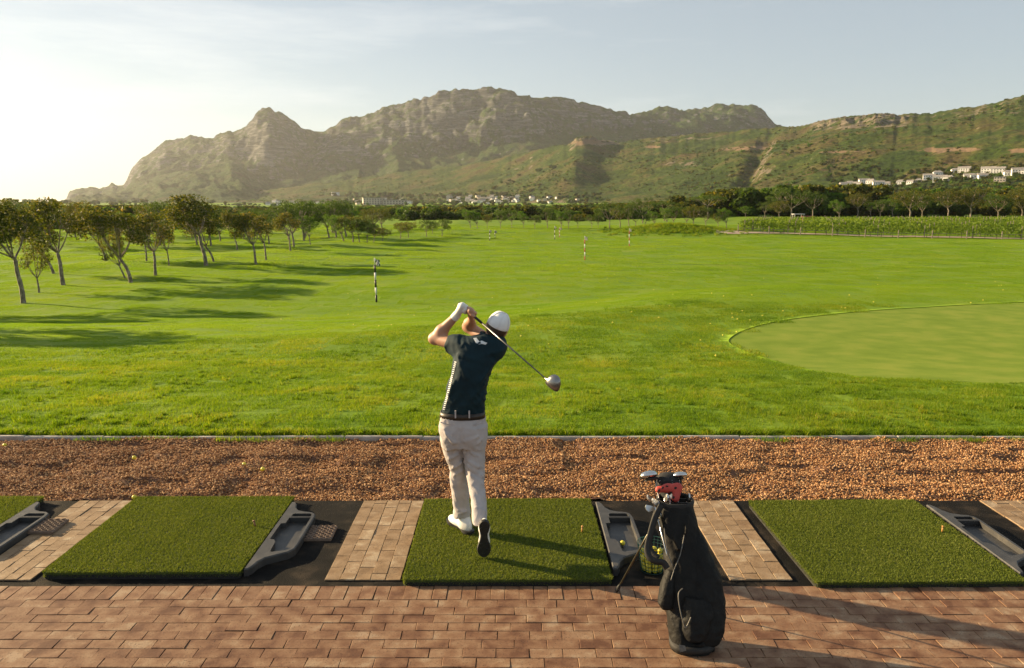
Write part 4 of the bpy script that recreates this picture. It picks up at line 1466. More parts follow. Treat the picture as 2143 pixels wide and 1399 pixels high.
for hinge, foot in ((bpt(1380, 1075, .02), Vector((.724, 5.164, .008))), (bpt(1450, 1075, .06), Vector((1.30, 5.40, .008)))):
    lg = bput(MB().tube([hinge, foot + (hinge - foot).normalized() * .06], .0065, 8).build("stand_leg", M_leg, smooth=True))
    d_ = (hinge - foot).normalized()
    f_ = MB().tube([foot + d_ * .075, foot + d_ * .05, foot + d_ * .012, foot], [.008, .012, .015, .012], 10).build("rubber_foot", M_grip, smooth=True)
    f_.parent = lg

# ------------------------------------------------------------------ clubs standing in the bag
M_ironface = pm("iron_steel", [(0, (.45, .44, .42)), (1, (.62, .60, .57))], 30, .3, 0, metal=.9)
M_cover_b = pm("cover_knit_black", [(0, (.009, .009, .010)), (1, (.020, .020, .021))], 40, .85, .5, 160, bdist=.004)
M_cover_w = pm("cover_knit_white", [(0, (.50, .49, .47)), (1, (.66, .65, .62))], 40, .85, .4, 160, bdist=.004)
M_cover_r = pm("cover_red", [(0, (.42, .040, .030)), (1, (.58, .075, .055))], 16, .65, .3, 60, bdist=.006)


def bag_club(px, py, off, label, headfn, lean=(0, 0)):
    h = bpt(px, py, off) if py > 1046 else at(px, py, 4.90 + off)
    foot_ = bagB + bax * .08 + Vector((lean[0], lean[1], 0))
    d = (h - foot_).normalized()
    t = empty("golf_club", tuple(h)); tag(t, label, "golf club", "clubs standing in the golf bag")
    MB().tube([Vector((0, 0, 0)), -d * .72], [.005, .007], 8).build("shaft", M_chrome, t, smooth=True)
    headfn(t, d)
    return t


def wood_head(t, d, out, size, mat=None):
    X = Vector(out); X -= d * X.dot(d); X.normalize(); Yv = d.cross(X)
    rings = []
    for u, w, hg in ((-.045, .004, .004), (-.040, .030, .016), (-.02, .045, .024), (.01, .050, .026), (.035, .045, .023), (.055, .032, .017), (.066, .006, .004)):
        rings.append([(X * (u + .03) + Yv * (w * math.cos(2 * math.pi * q / 18)) + d * (.01 + hg * math.sin(2 * math.pi * q / 18) * (1.2 if math.sin(2 * math.pi * q / 18) > 0 else .7))) * size for q in range(18)])
    MB().rings(rings).build("head", mat or M_chrome, t, smooth=True)
    rings = [[(X * (-.005 + .03 + u) + Yv * (.040 * s * math.cos(2 * math.pi * q / 18)) + d * (-.012 + .010 * s * math.sin(2 * math.pi * q / 18))) * size for q in range(18)] for u, s in ((-.03, .9), (.03, .9))]
    MB().rings(rings).build("sole_plate", M_grip, t)


def iron_head(t, d, out, size=1.0):
    X = Vector(out); X -= d * X.dot(d); X.normalize(); Yv = d.cross(X)
    o = [(0, -.012), (.022, -.014), (.060, -.016), (.076, .004), (.078, .026), (.066, .040), (.030, .026), (.008, .012), (0, .008)]
    rings = [[(X * x + d * y_ + Yv * z) * size for x, y_ in o] for z in (-.006, .006)]
    MB().rings(rings).build("head", M_ironface, t)
    MB().tube([-d * .05, d * .01], [.0062, .0075], 8).build("hosel", M_chrome, t, smooth=True)


bag_club(1370, 998, .03, "silver driver sticking out leftmost at the top of the golf bag", lambda t, d: wood_head(t, d, (-1, -.3, .12), 1.05), (-.03, 0))
bag_club(1413, 1000, .06, "silver wood standing at the back right of the golf bag", lambda t, d: wood_head(t, d, (.8, -.4, .15), .85), (.02, .03))
for (x_, y_, o_, ou, lb) in ((1367, 1046, -.01, (-.7, -.5, .6), "steel iron left of the red cover, highest of the irons in the bag"), (1378, 1052, -.04, (-.55, -.8, -.2), "steel iron at the front left rim of the golf bag"),
                             (1371, 1064, -.06, (-.9, -.4, -.35), "steel iron hanging lowest over the left rim of the golf bag"), (1391, 1046, -.05, (.2, -.9, .4), "steel iron under the left end of the red cover"),
                             (1400, 1042, -.03, (.7, -.6, .4), "steel iron just below the middle of the red cover"), (1437, 1046, .0, (.1, -.5, .9), "steel iron alone at the right rim of the golf bag")):
    bag_club(x_, y_, o_, lb, lambda t, d, ou=ou: iron_head(t, d, ou, .82), ((x_ - 1405) * .0008, 0))


def cover_black(t, d):
    a = Vector((0, 0, 0))
    p0, p1 = at(1400, 1040, 4.93) - Vector(t.location), at(1399, 1012, 4.97) - Vector(t.location)
    fn = lambda P: smin(sd_cap(P, p0, p1, .052, .070), sd_cap(P, p1 + Vector((-.03, 0, .01)), p1 + Vector((.035, 0, .008)), .055, .05), .03)
    implicit("head_cover", fn, (-.2, -.2, -.25), (.2, .2, .2), .010, M_cover_b, t)
    for x0, y0, x1, y1, sk in ((1380, 1006, 1396, 1014, 3), (1406, 1005, 1423, 1013, -2)):
        Yc = 4.885
        q = []
        for (x_, y_) in ((x0, y0), (x1, y0), (x1 + sk * .5, y1), (x0 - sk, y1)):
            v = at(x_, y_, Yc); 
            for _ in range(60):
                if float(fn(np.array([[tuple(v - Vector(t.location))]]))[0, 0]) < .002: break
                v = at(x_, y_, v.y + .003)
            q.append(v - Vector(t.location))
        MB().add(q, [(0, 1, 2, 3)]).build("white_panel", M_cover_w, t)


def cover_red(t, d):
    o = Vector(t.location)
    a, b, c, e = at(1378, 1025, 4.86) - o, at(1397, 1022, 4.86) - o, at(1418, 1021, 4.86) - o, at(1414, 1044, 4.83) - o
    fn = lambda P: smin(smin(sd_cap(P, a, b, .021, .026), sd_cap(P, b, c, .026, .027), .02), sd_cap(P, c, e, .027, .024), .02)
    implicit("head_cover", fn, (-.16, -.1, -.16), (.16, .1, .16), .007, M_cover_r, t)
    for x_, y_ in ((1379, 1027), (1396, 1019), (1414, 1022), (1404, 1030), (1410, 1042), (1387, 1022)):
        v = at(x_, y_, 4.80)
        for _ in range(80):
            if float(fn(np.array([[tuple(v - o)]]))[0, 0]) < .000: break
            v = at(x_, y_, v.y + .002)
        v = v - o
        MB().sphere(v, (.0095, .004, .0095), 10, 6).build("black_spot", M_cover_b, t, smooth=True)


bag_club(1400, 1030, .0, "club under a black head cover with two pale blocks", cover_black)
bag_club(1398, 1028, -.05, "club under a red head cover with black spots", cover_red, (0, -.02))

# ------------------------------------------------------------------ balls, basket, tees
M_ball = pm("ball_yellow", [(0, (.60, .50, .03)), (1, (.72, .62, .05))], 40, .4, .4, 260, bdist=.001, spec=.5)
ball_me = MB().sphere((0, 0, 0), .0215, 14, 10).mesh("golf_ball", True); ball_me.materials.append(M_ball)


def ball(p, label, group=None):
    return tag(link("golf_ball", ball_me, loc=tuple(p)), label, "golf ball", group)


ball((.869, 5.919, .0255), "yellow golf ball lying in the grey tray next to the golfer's mat")
for (x_, y_), lb in (((10, 932), "yellow golf ball on the gravel at the left edge, near the kerb"), ((281, 958), "yellow golf ball alone on the gravel left of the others, above the empty mat"),
                     ((511, 972), "left one of two yellow golf balls close together on the gravel"), ((550, 982), "right one of two yellow golf balls close together on the gravel"), ((281, 1041), "yellow golf ball at the far left corner of the empty left mat")):
    d = px_dir(x_, y_); t_ = (.008 - CAM_Z) / d.z
    ball((d.x * t_, d.y * t_, .008), lb)
M_wire = pm("basket_wire", [(0, (.012, .06, .045)), (1, (.025, .10, .075))], 20, .4, 0, spec=.5)
bk = empty("ball_basket", (1.035, 5.53, -.012)); tag(bk, "green wire basket of yellow balls behind the golf bag", "basket")
BH = .215
br_ = lambda z: .080 + .034 * z / BH
for k in range(24):
    a = 2 * math.pi * k / 24
    MB().tube([(br_(0) * math.cos(a), br_(0) * math.sin(a), .002), (br_(BH) * math.cos(a), br_(BH) * math.sin(a), BH)], .0016, 5).build("wire", M_wire, bk)
for z in (.004, .03, .058, .086, .114, .142, .170, .192, BH):
    q = [(br_(z) * math.cos(2 * math.pi * k / 28), br_(z) * math.sin(2 * math.pi * k / 28), z) for k in range(29)]
    MB().tube(q, .0026 if z == BH else .0016, 5, caps=False).build("hoop", M_wire, bk)
for k in range(5):
    a = math.pi * k / 5
    MB().tube([(.08 * math.cos(a), .08 * math.sin(a), .003), (-.08 * math.cos(a), -.08 * math.sin(a), .003)], .0016, 5).build("floor_wire", M_wire, bk)
MB().tube([(br_(BH) * math.cos(a), .01 + .05 * math.sin(a) * 0 + (-.02), BH + .004 - .09 * math.sin(a) * 0) if False else (br_(BH) * math.cos(a), -br_(BH) * math.sin(a) * .96, BH - .055 * math.sin(a)) for a in np.linspace(0, math.pi, 17)], .0028, 6).build("handle", M_wire, bk, smooth=True)
placed = []
for layer in range(4):
    z = .0245 + layer * .036
    for ring_n, rad in ((9, br_(z) - .0245), (4, .030)):
        for k in range(ring_n):
            if layer == 3 and (k % 2): continue
            a = 2 * math.pi * (k + .5 * (layer % 2)) / ring_n + layer * .3
            ball((1.035 + rad * math.cos(a), 5.53 + rad * math.sin(a), -.012 + z + random.uniform(-.002, .002)), "yellow golf ball heaped in the green wire basket", "balls in the wire basket")
M_tee = pm("tee_rubber", [(0, (.42, .20, .045)), (1, (.52, .27, .07))], 30, .6, 0)
M_tee2 = pm("tee_rubber_brown", [(0, (.16, .07, .03)), (1, (.22, .10, .045))], 30, .6, 0)
for x_, y_, lb, mt in ((-2.108, 6.213, "worn brown rubber tee on the empty left mat", M_tee2), (.565, 6.096, "orange rubber tee on the golfer's mat", M_tee), (3.475, 6.096, "orange rubber tee on the right mat", M_tee)):
    t = empty("rubber_tee", (x_, y_, .036), (0, R(-14) if mt is M_tee2 else R(3), 0)); tag(t, lb, "tee", "rubber tees")
    MB().tube([(0, 0, 0), (0, 0, .052)], [.0075, .0070], 10).build("stem", mt, t, smooth=True)
    MB().tube([(0, 0, .046), (0, 0, .054), (0, 0, .058)], [.008, .0105, .0105], 10).build("cup", mt, t, smooth=True)

# ------------------------------------------------------------------ range flags
M_fb = pm("pole_black", [(0, (.012, .012, .012)), (1, (.022, .022, .022))], 6, .5)
M_fw = pm("pole_white", [(0, (.62, .60, .56)), (1, (.74, .72, .68))], 6, .5)
M_fr = pm("pole_red", [(0, (.36, .050, .035)), (1, (.46, .085, .060))], 6, .5)


def flagpole(px, py, top, dark, label, check=False):
    b = gp(px, py); hgt = at(px, top, b.y).z - b.z
    t = empty("flag_pole", (b.x, b.y, b.z), (0, R(-1.2), 0)); tag(t, label, "flag pole", "striped distance flags on the range")
    z = -.05; n = 5; bh = (hgt * .84) / n
    for k in range(n):
        MB().tube([(0, 0, z), (0, 0, (k + 1) * bh - (0.0 if k < n - 1 else 0))], .048, 10).build("pole_band", dark if k % 2 == 0 else M_fw, t, smooth=True)
        z = (k + 1) * bh
    MB().tube([(0, 0, z), (0, 0, hgt)], .018, 8).build("tip", M_fw, t, smooth=True)
    # flag hanging half furled
    V, nu, nv = [], 9, 7
    def fpnt(i, j):
        u, v = i / (nu - 1), j / (nv - 1)
        return (.02 + u * .22 + .02 * v, .05 * math.sin(u * 7 + v * 2) * (.4 + u), hgt - .02 - v * .30 - u * .13 - .03 * math.sin(u * 5))
    V = [fpnt(i, j) for j in range(nv) for i in range(nu)]
    fl = MB().add(V + [(x + .003, y + .004, z_) for x, y, z_ in V], [])
    n0 = nu * nv
    light, darkf = [], []
    for j in range(nv - 1):
        for i in range(nu - 1):
            a = j * nu + i
            (light if ((i // 2 + j // 2) % 2 == 0 or not check) else darkf).append((a, a + 1, a + nu + 1, a + nu))
    fl.f = light + [tuple(n0 + k for k in reversed(f)) for f in light]
    f_ = fl.build("flag", M_fw if check else M_fwr, t, smooth=True)
    if darkf:
        f2 = MB().add(fl.v, darkf + [tuple(n0 + k for k in reversed(f)) for f in darkf]).build("black_checks", M_fb, f_, smooth=True)
    return t


M_fwr = pm("flag_cloth_pale", [(0, (.58, .45, .38)), (1, (.72, .64, .58))], 5, .8)
flagpole(788, 633, 540, M_fb, "nearest flag pole, striped black and white with a chequered flag", True)
flagpole(1224, 545, 494, M_fr, "red and white flag pole in the middle of the range, right of the golfer's hands")
flagpole(1317, 517, 478, M_fr, "red and white flag pole standing alone, furthest right on the range")
flagpole(1161, 502, 473, M_fb, "dark striped flag pole beside a thin red one at the range's end", True)
flagpole(1171, 497, 476, M_fr, "small red striped flag pole just right of a dark striped one")
flagpole(1025, 504, 481, M_fb, "dark striped far flag pole, left one of a pair above the golfer", True)
flagpole(1036, 500, 482, M_fb, "faint far flag pole, right one of a pair above the golfer", True)

# balls lying out on the range
rb_ = random.Random(5)
n_ball = 0
while n_ball < 120:
    px_, py_ = rb_.uniform(560, 2120), 515 + 210 * rb_.random() ** 1.3
    if px_ < 980 and py_ > 690: continue
    g = gp(px_, py_)
    if bool(in_poly(green_loop, g.x, g.y)): continue
    ball((g.x, g.y, g.z + .012), "tiny yellow golf ball lying out on the driving range", "balls scattered over the range"); n_ball += 1
g = gp(1498, 749); ball((g.x, g.y, g.z + .045), "yellow golf ball in the rough just left of the putting green")
# ------------------------------------------------------------------ mountains
def az_of(px, py):
    d = px_dir(px, py); return math.atan2(d.x, d.y)


def curve(pts, A):
    """(px, py, value) control points -> value over azimuth"""
    q = sorted((az_of(p[0], p[1]), p[2]) for p in pts)
    return np.interp(A, [a for a, _ in q], [v for _, v in q])


def crest_z(pts, A, Rc):
    """(px, py) skyline points -> height at distance Rc"""
    q = sorted((az_of(x, y), elev(y, x)) for x, y in pts)
    return CAM_Z + Rc * np.interp(A, [a for a, _ in q], [v for _, v in q])


def rock_material(name, veg, dry, rock, shrub_scale, shrub_strength, shrub_dist):
    m, nt, N, L, P = new_mat(name)
    tc = N.new("ShaderNodeTexCoord"); src = tc.outputs["Object"]
    def noise(scale, detail=6, rough=.55):
        n = N.new("ShaderNodeTexNoise"); n.inputs["Scale"].default_value = scale; n.inputs["Detail"].default_value = detail; n.inputs["Roughness"].default_value = rough
        L.new(src, n.inputs["Vector"]); return n.outputs["Fac"]
    n1 = noise(.011, 8, .65); r1 = ramp(N, [(.36, veg[0]), (.48, veg[1]), (.56, dry[0]), (.66, dry[1])]); L.new(n1, r1.inputs["Fac"])
    n2 = noise(.16, 5, .7); r2 = ramp(N, [(.35, (.45, .45, .45)), (.65, (1.35, 1.35, 1.35))]); L.new(n2, r2.inputs["Fac"])
    v = N.new("ShaderNodeMixRGB"); v.blend_type = 'MULTIPLY'; v.inputs["Fac"].default_value = 1
    L.new(r1.outputs["Color"], v.inputs["Color1"]); L.new(r2.outputs["Color"], v.inputs["Color2"])
    mp = N.new("ShaderNodeMapping"); mp.inputs["Scale"].default_value = (.4, .4, 3.2); L.new(src, mp.inputs["Vector"])
    n3 = N.new("ShaderNodeTexNoise"); n3.inputs["Scale"].default_value = .03; n3.inputs["Detail"].default_value = 9; n3.inputs["Roughness"].default_value = .7
    L.new(mp.outputs["Vector"], n3.inputs["Vector"])
    r3 = ramp(N, [(.34, rock[0]), (.5, rock[1]), (.62, rock[2])]); L.new(n3.outputs["Fac"], r3.inputs["Fac"])
    at_ = N.new("ShaderNodeAttribute"); at_.attribute_name = "rock"
    ad = N.new("ShaderNodeMath"); ad.operation = 'ADD'; L.new(at_.outputs["Fac"], ad.inputs[0])
    n4 = noise(.035, 8, .7); s4 = N.new("ShaderNodeMath"); s4.operation = 'SUBTRACT'; L.new(n4, s4.inputs[0]); s4.inputs[1].default_value = .5
    m4 = N.new("ShaderNodeMath"); m4.operation = 'MULTIPLY'; L.new(s4.outputs[0], m4.inputs[0]); m4.inputs[1].default_value = 2.6
    L.new(m4.outputs[0], ad.inputs[1])
    mr = N.new("ShaderNodeMapRange"); mr.inputs["From Min"].default_value = .42; mr.inputs["From Max"].default_value = .62; L.new(ad.outputs[0], mr.inputs["Value"])
    mx = N.new("ShaderNodeMixRGB"); L.new(mr.outputs["Result"], mx.inputs["Fac"]); L.new(v.outputs["Color"], mx.inputs["Color1"]); L.new(r3.outputs["Color"], mx.inputs["Color2"])
    # bare tan cuttings
    a2 = N.new("ShaderNodeAttribute"); a2.attribute_name = "scar"
    mr2 = N.new("ShaderNodeMapRange"); mr2.inputs["From Min"].default_value = .35; mr2.inputs["From Max"].default_value = .6
    ad2 = N.new("ShaderNodeMath"); ad2.operation = 'MULTIPLY_ADD'; L.new(s4.outputs[0], ad2.inputs[0]); ad2.inputs[1].default_value = 2.4; L.new(a2.outputs["Fac"], ad2.inputs[2])
    L.new(ad2.outputs[0], mr2.inputs["Value"])
    mx2 = N.new("ShaderNodeMixRGB"); mx2.inputs["Color2"].default_value = (.24, .165, .100, 1)
    L.new(mr2.outputs["Result"], mx2.inputs["Fac"]); L.new(mx.outputs["Color"], mx2.inputs["Color1"])
    L.new(mx2.outputs["Color"], P.inputs["Base Color"])
    P.inputs["Roughness"].default_value = .95; P.inputs["Specular IOR Level"].default_value = .08
    b = N.new("ShaderNodeBump"); b.inputs["Strength"].default_value = shrub_strength; b.inputs["Distance"].default_value = shrub_dist
    L.new(noise(shrub_scale, 6, .7), b.inputs["Height"])
    b2 = N.new("ShaderNodeBump"); b2.inputs["Strength"].default_value = .9; b2.inputs["Distance"].default_value = 22
    L.new(n3.outputs["Fac"], b2.inputs["Height"]); L.new(b.outputs["Normal"], b2.inputs["Normal"]); L.new(b2.outputs["Normal"], P.inputs["Normal"])
    return m


class Massif:
    def __init__(s, A, Rr, Z): s.A, s.R, s.Z = A, Rr, Z

    def height(s, x, y):
        a, r = np.arctan2(x, y), np.hypot(x, y)
        i = np.interp(a, s.A, np.arange(len(s.A))); j = np.interp(r, s.R, np.arange(len(s.R)))
        i0, j0 = np.minimum(i.astype(int), len(s.A) - 2), np.minimum(j.astype(int), len(s.R) - 2)
        fi, fj = i - i0, j - j0
        Z = s.Z
        return (Z[i0, j0] * (1 - fi) + Z[i0 + 1, j0] * fi) * (1 - fj) + (Z[i0, j0 + 1] * (1 - fi) + Z[i0 + 1, j0 + 1] * fi) * fj


def massif_mesh(name, A, Rr, Z, rock, scar, mat, label):
    AA, RR = np.meshgrid(A, Rr, indexing='ij')
    V = np.column_stack([(RR * np.sin(AA)).ravel(), (RR * np.cos(AA)).ravel(), Z.ravel()])
    na, nr = Z.shape
    ii = (np.arange(na - 1)[:, None] * nr + np.arange(nr - 1)[None]).ravel()
    me = mesh_np(name, V, np.column_stack([ii, ii + 1, ii + nr + 1, ii + nr])[:, ::-1], True)
    for nm, arr in (("rock", rock), ("scar", scar)):
        a = me.attributes.new(nm, 'FLOAT', 'POINT'); a.data.foreach_set("value", arr.ravel().astype(np.float32))
    o = link(name, me, mat); tag(o, label, kind="structure")
    return o


# --- the far range with its cliffs
A = np.linspace(R(-44), R(44), 820); Rr = np.concatenate([np.linspace(1900, 3100, 60), np.linspace(3110, 4900, 170), np.linspace(4950, 5600, 14)])
AA, RR = np.meshgrid(A, Rr, indexing='ij')
sky_pts = [(-300, 470), (-60, 462), (60, 456), (115, 447), (130, 440), (146, 402), (160, 395), (178, 396), (192, 392), (210, 397), (228, 390), (234, 385), (244, 391), (258, 391), (266, 376), (275, 354), (298, 329), (322, 314), (346, 293), (400, 285), (443, 288), (478, 275), (487, 277), (516, 264), (530, 246), (536, 238), (552, 230), (568, 229), (588, 236), (606, 250), (640, 273), (660, 276), (684, 272), (720, 248), (762, 242), (800, 226), (830, 218), (880, 211), (930, 199), (985, 190), (1050, 188), (1090, 199), (1120, 205), (1180, 205), (1215, 213), (1260, 224), (1296, 236), (1318, 244), (1350, 243), (1390, 234), (1440, 238), (1490, 230), (1520, 223), (1545, 227), (1580, 229), (1602, 243), (1622, 266), (1700, 300), (1900, 330), (2500, 360)]
Rc = curve([(-300, 460, 5000), (130, 440, 4800), (300, 320, 4650), (560, 232, 4150), (660, 275, 4400), (800, 226, 4150), (1050, 190, 3900), (1300, 236, 4050), (1400, 236, 4500), (1620, 265, 4600), (2500, 360, 4600)], A)[:, None]
zc = crest_z(sky_pts, A, Rc[:, 0])[:, None]
zc = zc + (fbm(A * 160, A * 0, 5, 41) * 10 * np.clip(zc[:, 0] / 300, 0, 1))[:, None]
Rb = curve([(-300, 460, 4300), (130, 440, 4200), (300, 330, 4000), (480, 330, 3830), (560, 385, 3600), (640, 370, 3800), (700, 355, 3620), (830, 330, 3650), (900, 330, 3680), (1000, 320, 3620), (1100, 300, 3600), (1200, 280, 3720), (1300, 275, 3800), (1620, 290, 4200), (2500, 380, 4200)], A)[:, None]
base_py = [(-300, 466), (130, 441), (250, 405), (350, 365), (480, 335), (560, 385), (640, 372), (700, 362), (760, 352), (830, 330), (900, 332), (1000, 318), (1100, 298), (1200, 280), (1300, 275), (1450, 270), (1620, 285), (1800, 330), (2500, 370)]
zb = crest_z(base_py, A, Rb[:, 0])[:, None]
zb = np.minimum(zb, zc * .9)
Rf = 2250 + 250 * np.abs(A[:, None]) + 60 * fbm(A * 14, A * 0 + 2, 3, 8)[:, None]
# buttresses and gullies push the slope back and forth
WX = RR * np.sin(AA)
warp = 230 * fbm(WX / 420 + RR / 900, RR / 420, 5, 51, .55) + 110 * (ridged(WX / 260 - RR / 700, RR / 240, 5, 61, .55) - .6)
R2 = RR + warp * sstep(Rf + 100, Rb, RR) * (1 - sstep(Rc - 40, Rc + 10, RR))
tl_ = np.clip((R2 - Rf) / (Rb - Rf), 0, 1); tc_ = np.clip((R2 - Rb) / (Rc - Rb), 0, 1)
G0 = zt(RR * np.sin(AA), RR * np.cos(AA))
low = G0 + (zb - G0) * (.35 * tl_ + .65 * tl_ ** 1.7)
step_ = tc_ + .030 * np.sin(tc_ * 23 + 6 * fbm(WX / 300, RR / 300, 3, 3)) * vnoise(WX / 200, RR / 200, 14)
cl = zb + (zc - zb) * (1 - (1 - np.clip(step_, 0, 1)) ** 1.35)
Z = np.where(R2 < Rb, low, cl)
Z = np.where(RR > Rc, zc - (RR - Rc) * .28, Z)
Z = Z + (fbm(WX / 75, RR / 75, 5, 71, .6) * 12 + (ridged(WX / 95 + RR / 260, RR / 110, 5, 73, .6) - .6) * 34) * sstep(Rf, Rf + 500, RR) * (1 - .6 * sstep(Rc - 60, Rc, RR))
Z = Z + (ridged(AA * 22 + RR / 5000, RR / 1600, 4, 81) - .6) * 70 * np.sin(np.pi * np.clip(tl_, 0, 1)) * (R2 < Rb)
Z = np.where(RR < Rf, G0 - 3, Z)
dR = np.gradient(Z, Rr, axis=1); dA = np.gradient(Z, A, axis=0) / RR
slope = np.hypot(dR, dA)
rock = sstep(.55, 1.25, slope) * .45 + sstep(.05, .3, tc_) * (.12 + .30 * vnoise(AA * 30, RR / 300 + 2, 5)) * (RR <= Rc + 60)
scar = np.zeros_like(Z)
for x_, y_, w_, h_ in ((1140, 403, 60, 5), (1175, 400, 30, 5), (1090, 412, 30, 3), (850, 410, 60, 2.5)):
    a0, r0 = az_of(x_, y_), None
    e_ = (Z - CAM_Z) / RR
    scar = np.maximum(scar, np.exp(-((AA - a0) * FPX / w_) ** 2 - ((e_ - elev(y_, x_)) * FPX / h_) ** 2) * (RR < Rb))
M_far = rock_material("far_range", [(.024, .054, .010), (.040, .078, .014)], [(.056, .080, .020), (.064, .060, .026)], [(.036, .038, .036), (.088, .090, .086), (.21, .208, .195)], .07, 1.0, 9)
massif_mesh("mountain_range", A, Rr, Z, rock, scar, M_far, "hazy rocky mountain range with cliffs and a pointed peak")
far_m = Massif(A, Rr, Z)

# --- the nearer green hill on the right
A = np.linspace(R(-34), R(46), 860); Rr = np.concatenate([np.linspace(560, 1000, 60), np.linspace(1008, 2350, 170), np.linspace(2360, 3300, 70)])
AA, RR = np.meshgrid(A, Rr, indexing='ij')
sky2 = [(0, 452), (200, 446), (330, 436), (440, 420), (540, 402), (640, 387), (740, 376), (840, 360), (940, 350), (1020, 337), (1100, 318), (1150, 309), (1185, 303), (1205, 292), (1240, 291), (1290, 298), (1330, 294), (1400, 285), (1500, 277), (1560, 272), (1625, 266), (1680, 262), (1720, 251), (1760, 245), (1830, 238), (1890, 238), (1950, 237), (2010, 228), (2080, 215), (2143, 199), (2400, 150), (2900, 120)]
Rc = curve([(0, 440, 3050), (500, 410, 2950), (900, 350, 2750), (1100, 318, 2480), (1180, 300, 2300), (1500, 276, 2250), (1720, 250, 2050), (1950, 236, 1900), (2143, 200, 1800), (2900, 140, 1700)], A)[:, None]
zc = crest_z(sky2, A, Rc[:, 0])[:, None]
zc = zc + (fbm(A * 150, A * 0 + 3, 4, 43) * 2.5)[:, None]
Rf = curve([(0, 440, 2250), (500, 440, 2150), (900, 440, 1980), (1180, 430, 1600), (1500, 430, 1150), (1720, 420, 850), (1950, 410, 700), (2143, 400, 620), (2900, 380, 580)], A)[:, None]
warp = 130 * fbm(RR * np.sin(AA) / 330 + RR / 600, RR / 380, 4, 153)
t0_ = np.clip((RR - Rf) / (Rc - Rf), 0, 1)
R2 = RR + warp * np.sin(np.pi * t0_) ** .8
t = np.clip((R2 - Rf) / (Rc - Rf), 0, 1)
G0 = zt(RR * np.sin(AA), RR * np.cos(AA))
Z = G0 + (zc - G0) * (.62 * t + .38 * t ** 2.1)
HX = RR * np.sin(AA)
Z = Z + 20 * fbm(HX / 260 + RR / 800, RR / 420, 4, 161) * np.sin(np.pi * t)
# spur that runs down from the rocky knob on the left, and a dark gully beside it
spur_a = np.interp(t, [0, 1], [az_of(1165, 410), az_of(1225, 300)])
Z = Z + 30 * np.exp(-((AA - spur_a) / np.where(AA < spur_a, R(4.0), R(1.5))) ** 2) * np.sin(np.pi * np.clip(t, 0, 1)) ** .7
gul_a = np.interp(t, [0, 1], [az_of(1540, 400), az_of(1625, 270)])
Z = Z - 16 * np.exp(-((AA - gul_a) / R(.55)) ** 2) * np.sin(np.pi * t)
Z = Z + fbm(AA * 50, RR / 60, 5, 171) * 4.5 * sstep(0, .25, t)
# ledge of broken rock under the skyline
for (xa, xb, yt, hh) in ((1700, 1900, 258, 7), (1195, 1290, 296, 9), (1940, 2143, 232, 3)):
    aa0, aa1 = az_of(xa, yt), az_of(xb, yt); e_ = (Z - CAM_Z) / RR
    band = sstep(aa0 - .01, aa0 + .01, AA) * (1 - sstep(aa1 - .01, aa1 + .01, AA))
    k_ = np.clip(((e_ - elev(yt, (xa + xb) / 2)) * FPX + 9 * fbm(AA * 60, RR / 300, 3, 7)) / 6 + .5, 0, 1)
    Z = Z + band * k_ * hh * (.6 + .8 * vnoise(AA * 500, RR / 40, 3)) * (1 - sstep(.93, .99, t))
Z = np.where(RR > Rc, zc - (RR - Rc) * .22, Z)
Z = np.where(RR < Rf, G0 - 2, Z)
dR = np.gradient(Z, Rr, axis=1); dA = np.gradient(Z, A, axis=0) / RR
slope = np.hypot(dR, dA)
e_ = (Z - CAM_Z) / RR
rock = sstep(.50, .95, slope) * .55
for (x0_, x1_, y0_, y1_, s_) in ((1690, 1910, 240, 275, .55), (1190, 1300, 288, 306, .7), (1340, 1520, 286, 300, .35), (1380, 1470, 336, 352, .45), (1900, 2143, 212, 250, .38)):
    bx_ = sstep(az_of(x0_, y0_) - .012, az_of(x0_, y0_) + .012, AA) * (1 - sstep(az_of(x1_, y0_) - .012, az_of(x1_, y0_) + .012, AA))
    by_ = sstep(elev(y1_, x0_) - .003, elev(y1_, x0_) + .003, e_) * (1 - sstep(elev(y0_, x0_) - .003, elev(y0_, x0_) + .003, e_))
    rock = np.maximum(rock, bx_ * by_ * s_)
scar = np.zeros_like(Z)
for x_, y_, w_, h_ in ((1560, 311, 48, 4.5), (1365, 308, 18, 3), (1975, 314, 38, 4), (2030, 314, 22, 3), (2135, 316, 22, 3.5), (1230, 298, 34, 6), (1760, 318, 40, 2)):
    scar = np.maximum(scar, np.exp(-((AA - az_of(x_, y_)) * FPX / w_) ** 2 - ((e_ - elev(y_, x_)) * FPX / h_) ** 2))
M_hill = rock_material("green_hill", [(.034, .062, .010), (.058, .090, .014)], [(.098, .098, .026), (.100, .076, .032)], [(.110, .088, .062), (.190, .155, .112), (.27, .225, .165)], .16, .9, 4)
massif_mesh("hillside", A, Rr, Z, rock, scar, M_hill, "scrub covered green hillside rising to the right")
hill_m = Massif(A, Rr, Z)
HA, HR, HZ, Ht = A, Rr, Z, t


def hill_pt(px, py):
    """where the view through a photo pixel meets the hills"""
    d = px_dir(px, py); d = d / math.hypot(d.x, d.y)
    q = np.concatenate([np.arange(570, 3280, 4.0), np.arange(3280, 5500, 20.0)])
    x_, y_ = d.x * q, d.y * q
    z_ = zt(x_, y_)
    z_ = np.where(q < 3290, np.maximum(z_, hill_m.height(x_, y_)), z_)
    z_ = np.where(q > 1910, np.maximum(z_, far_m.height(x_, y_)), z_)
    hit = CAM_Z + d.z * q < z_
    if not hit.any(): return None
    k = int(np.argmax(hit))
    return Vector((x_[k], y_[k], z_[k]))


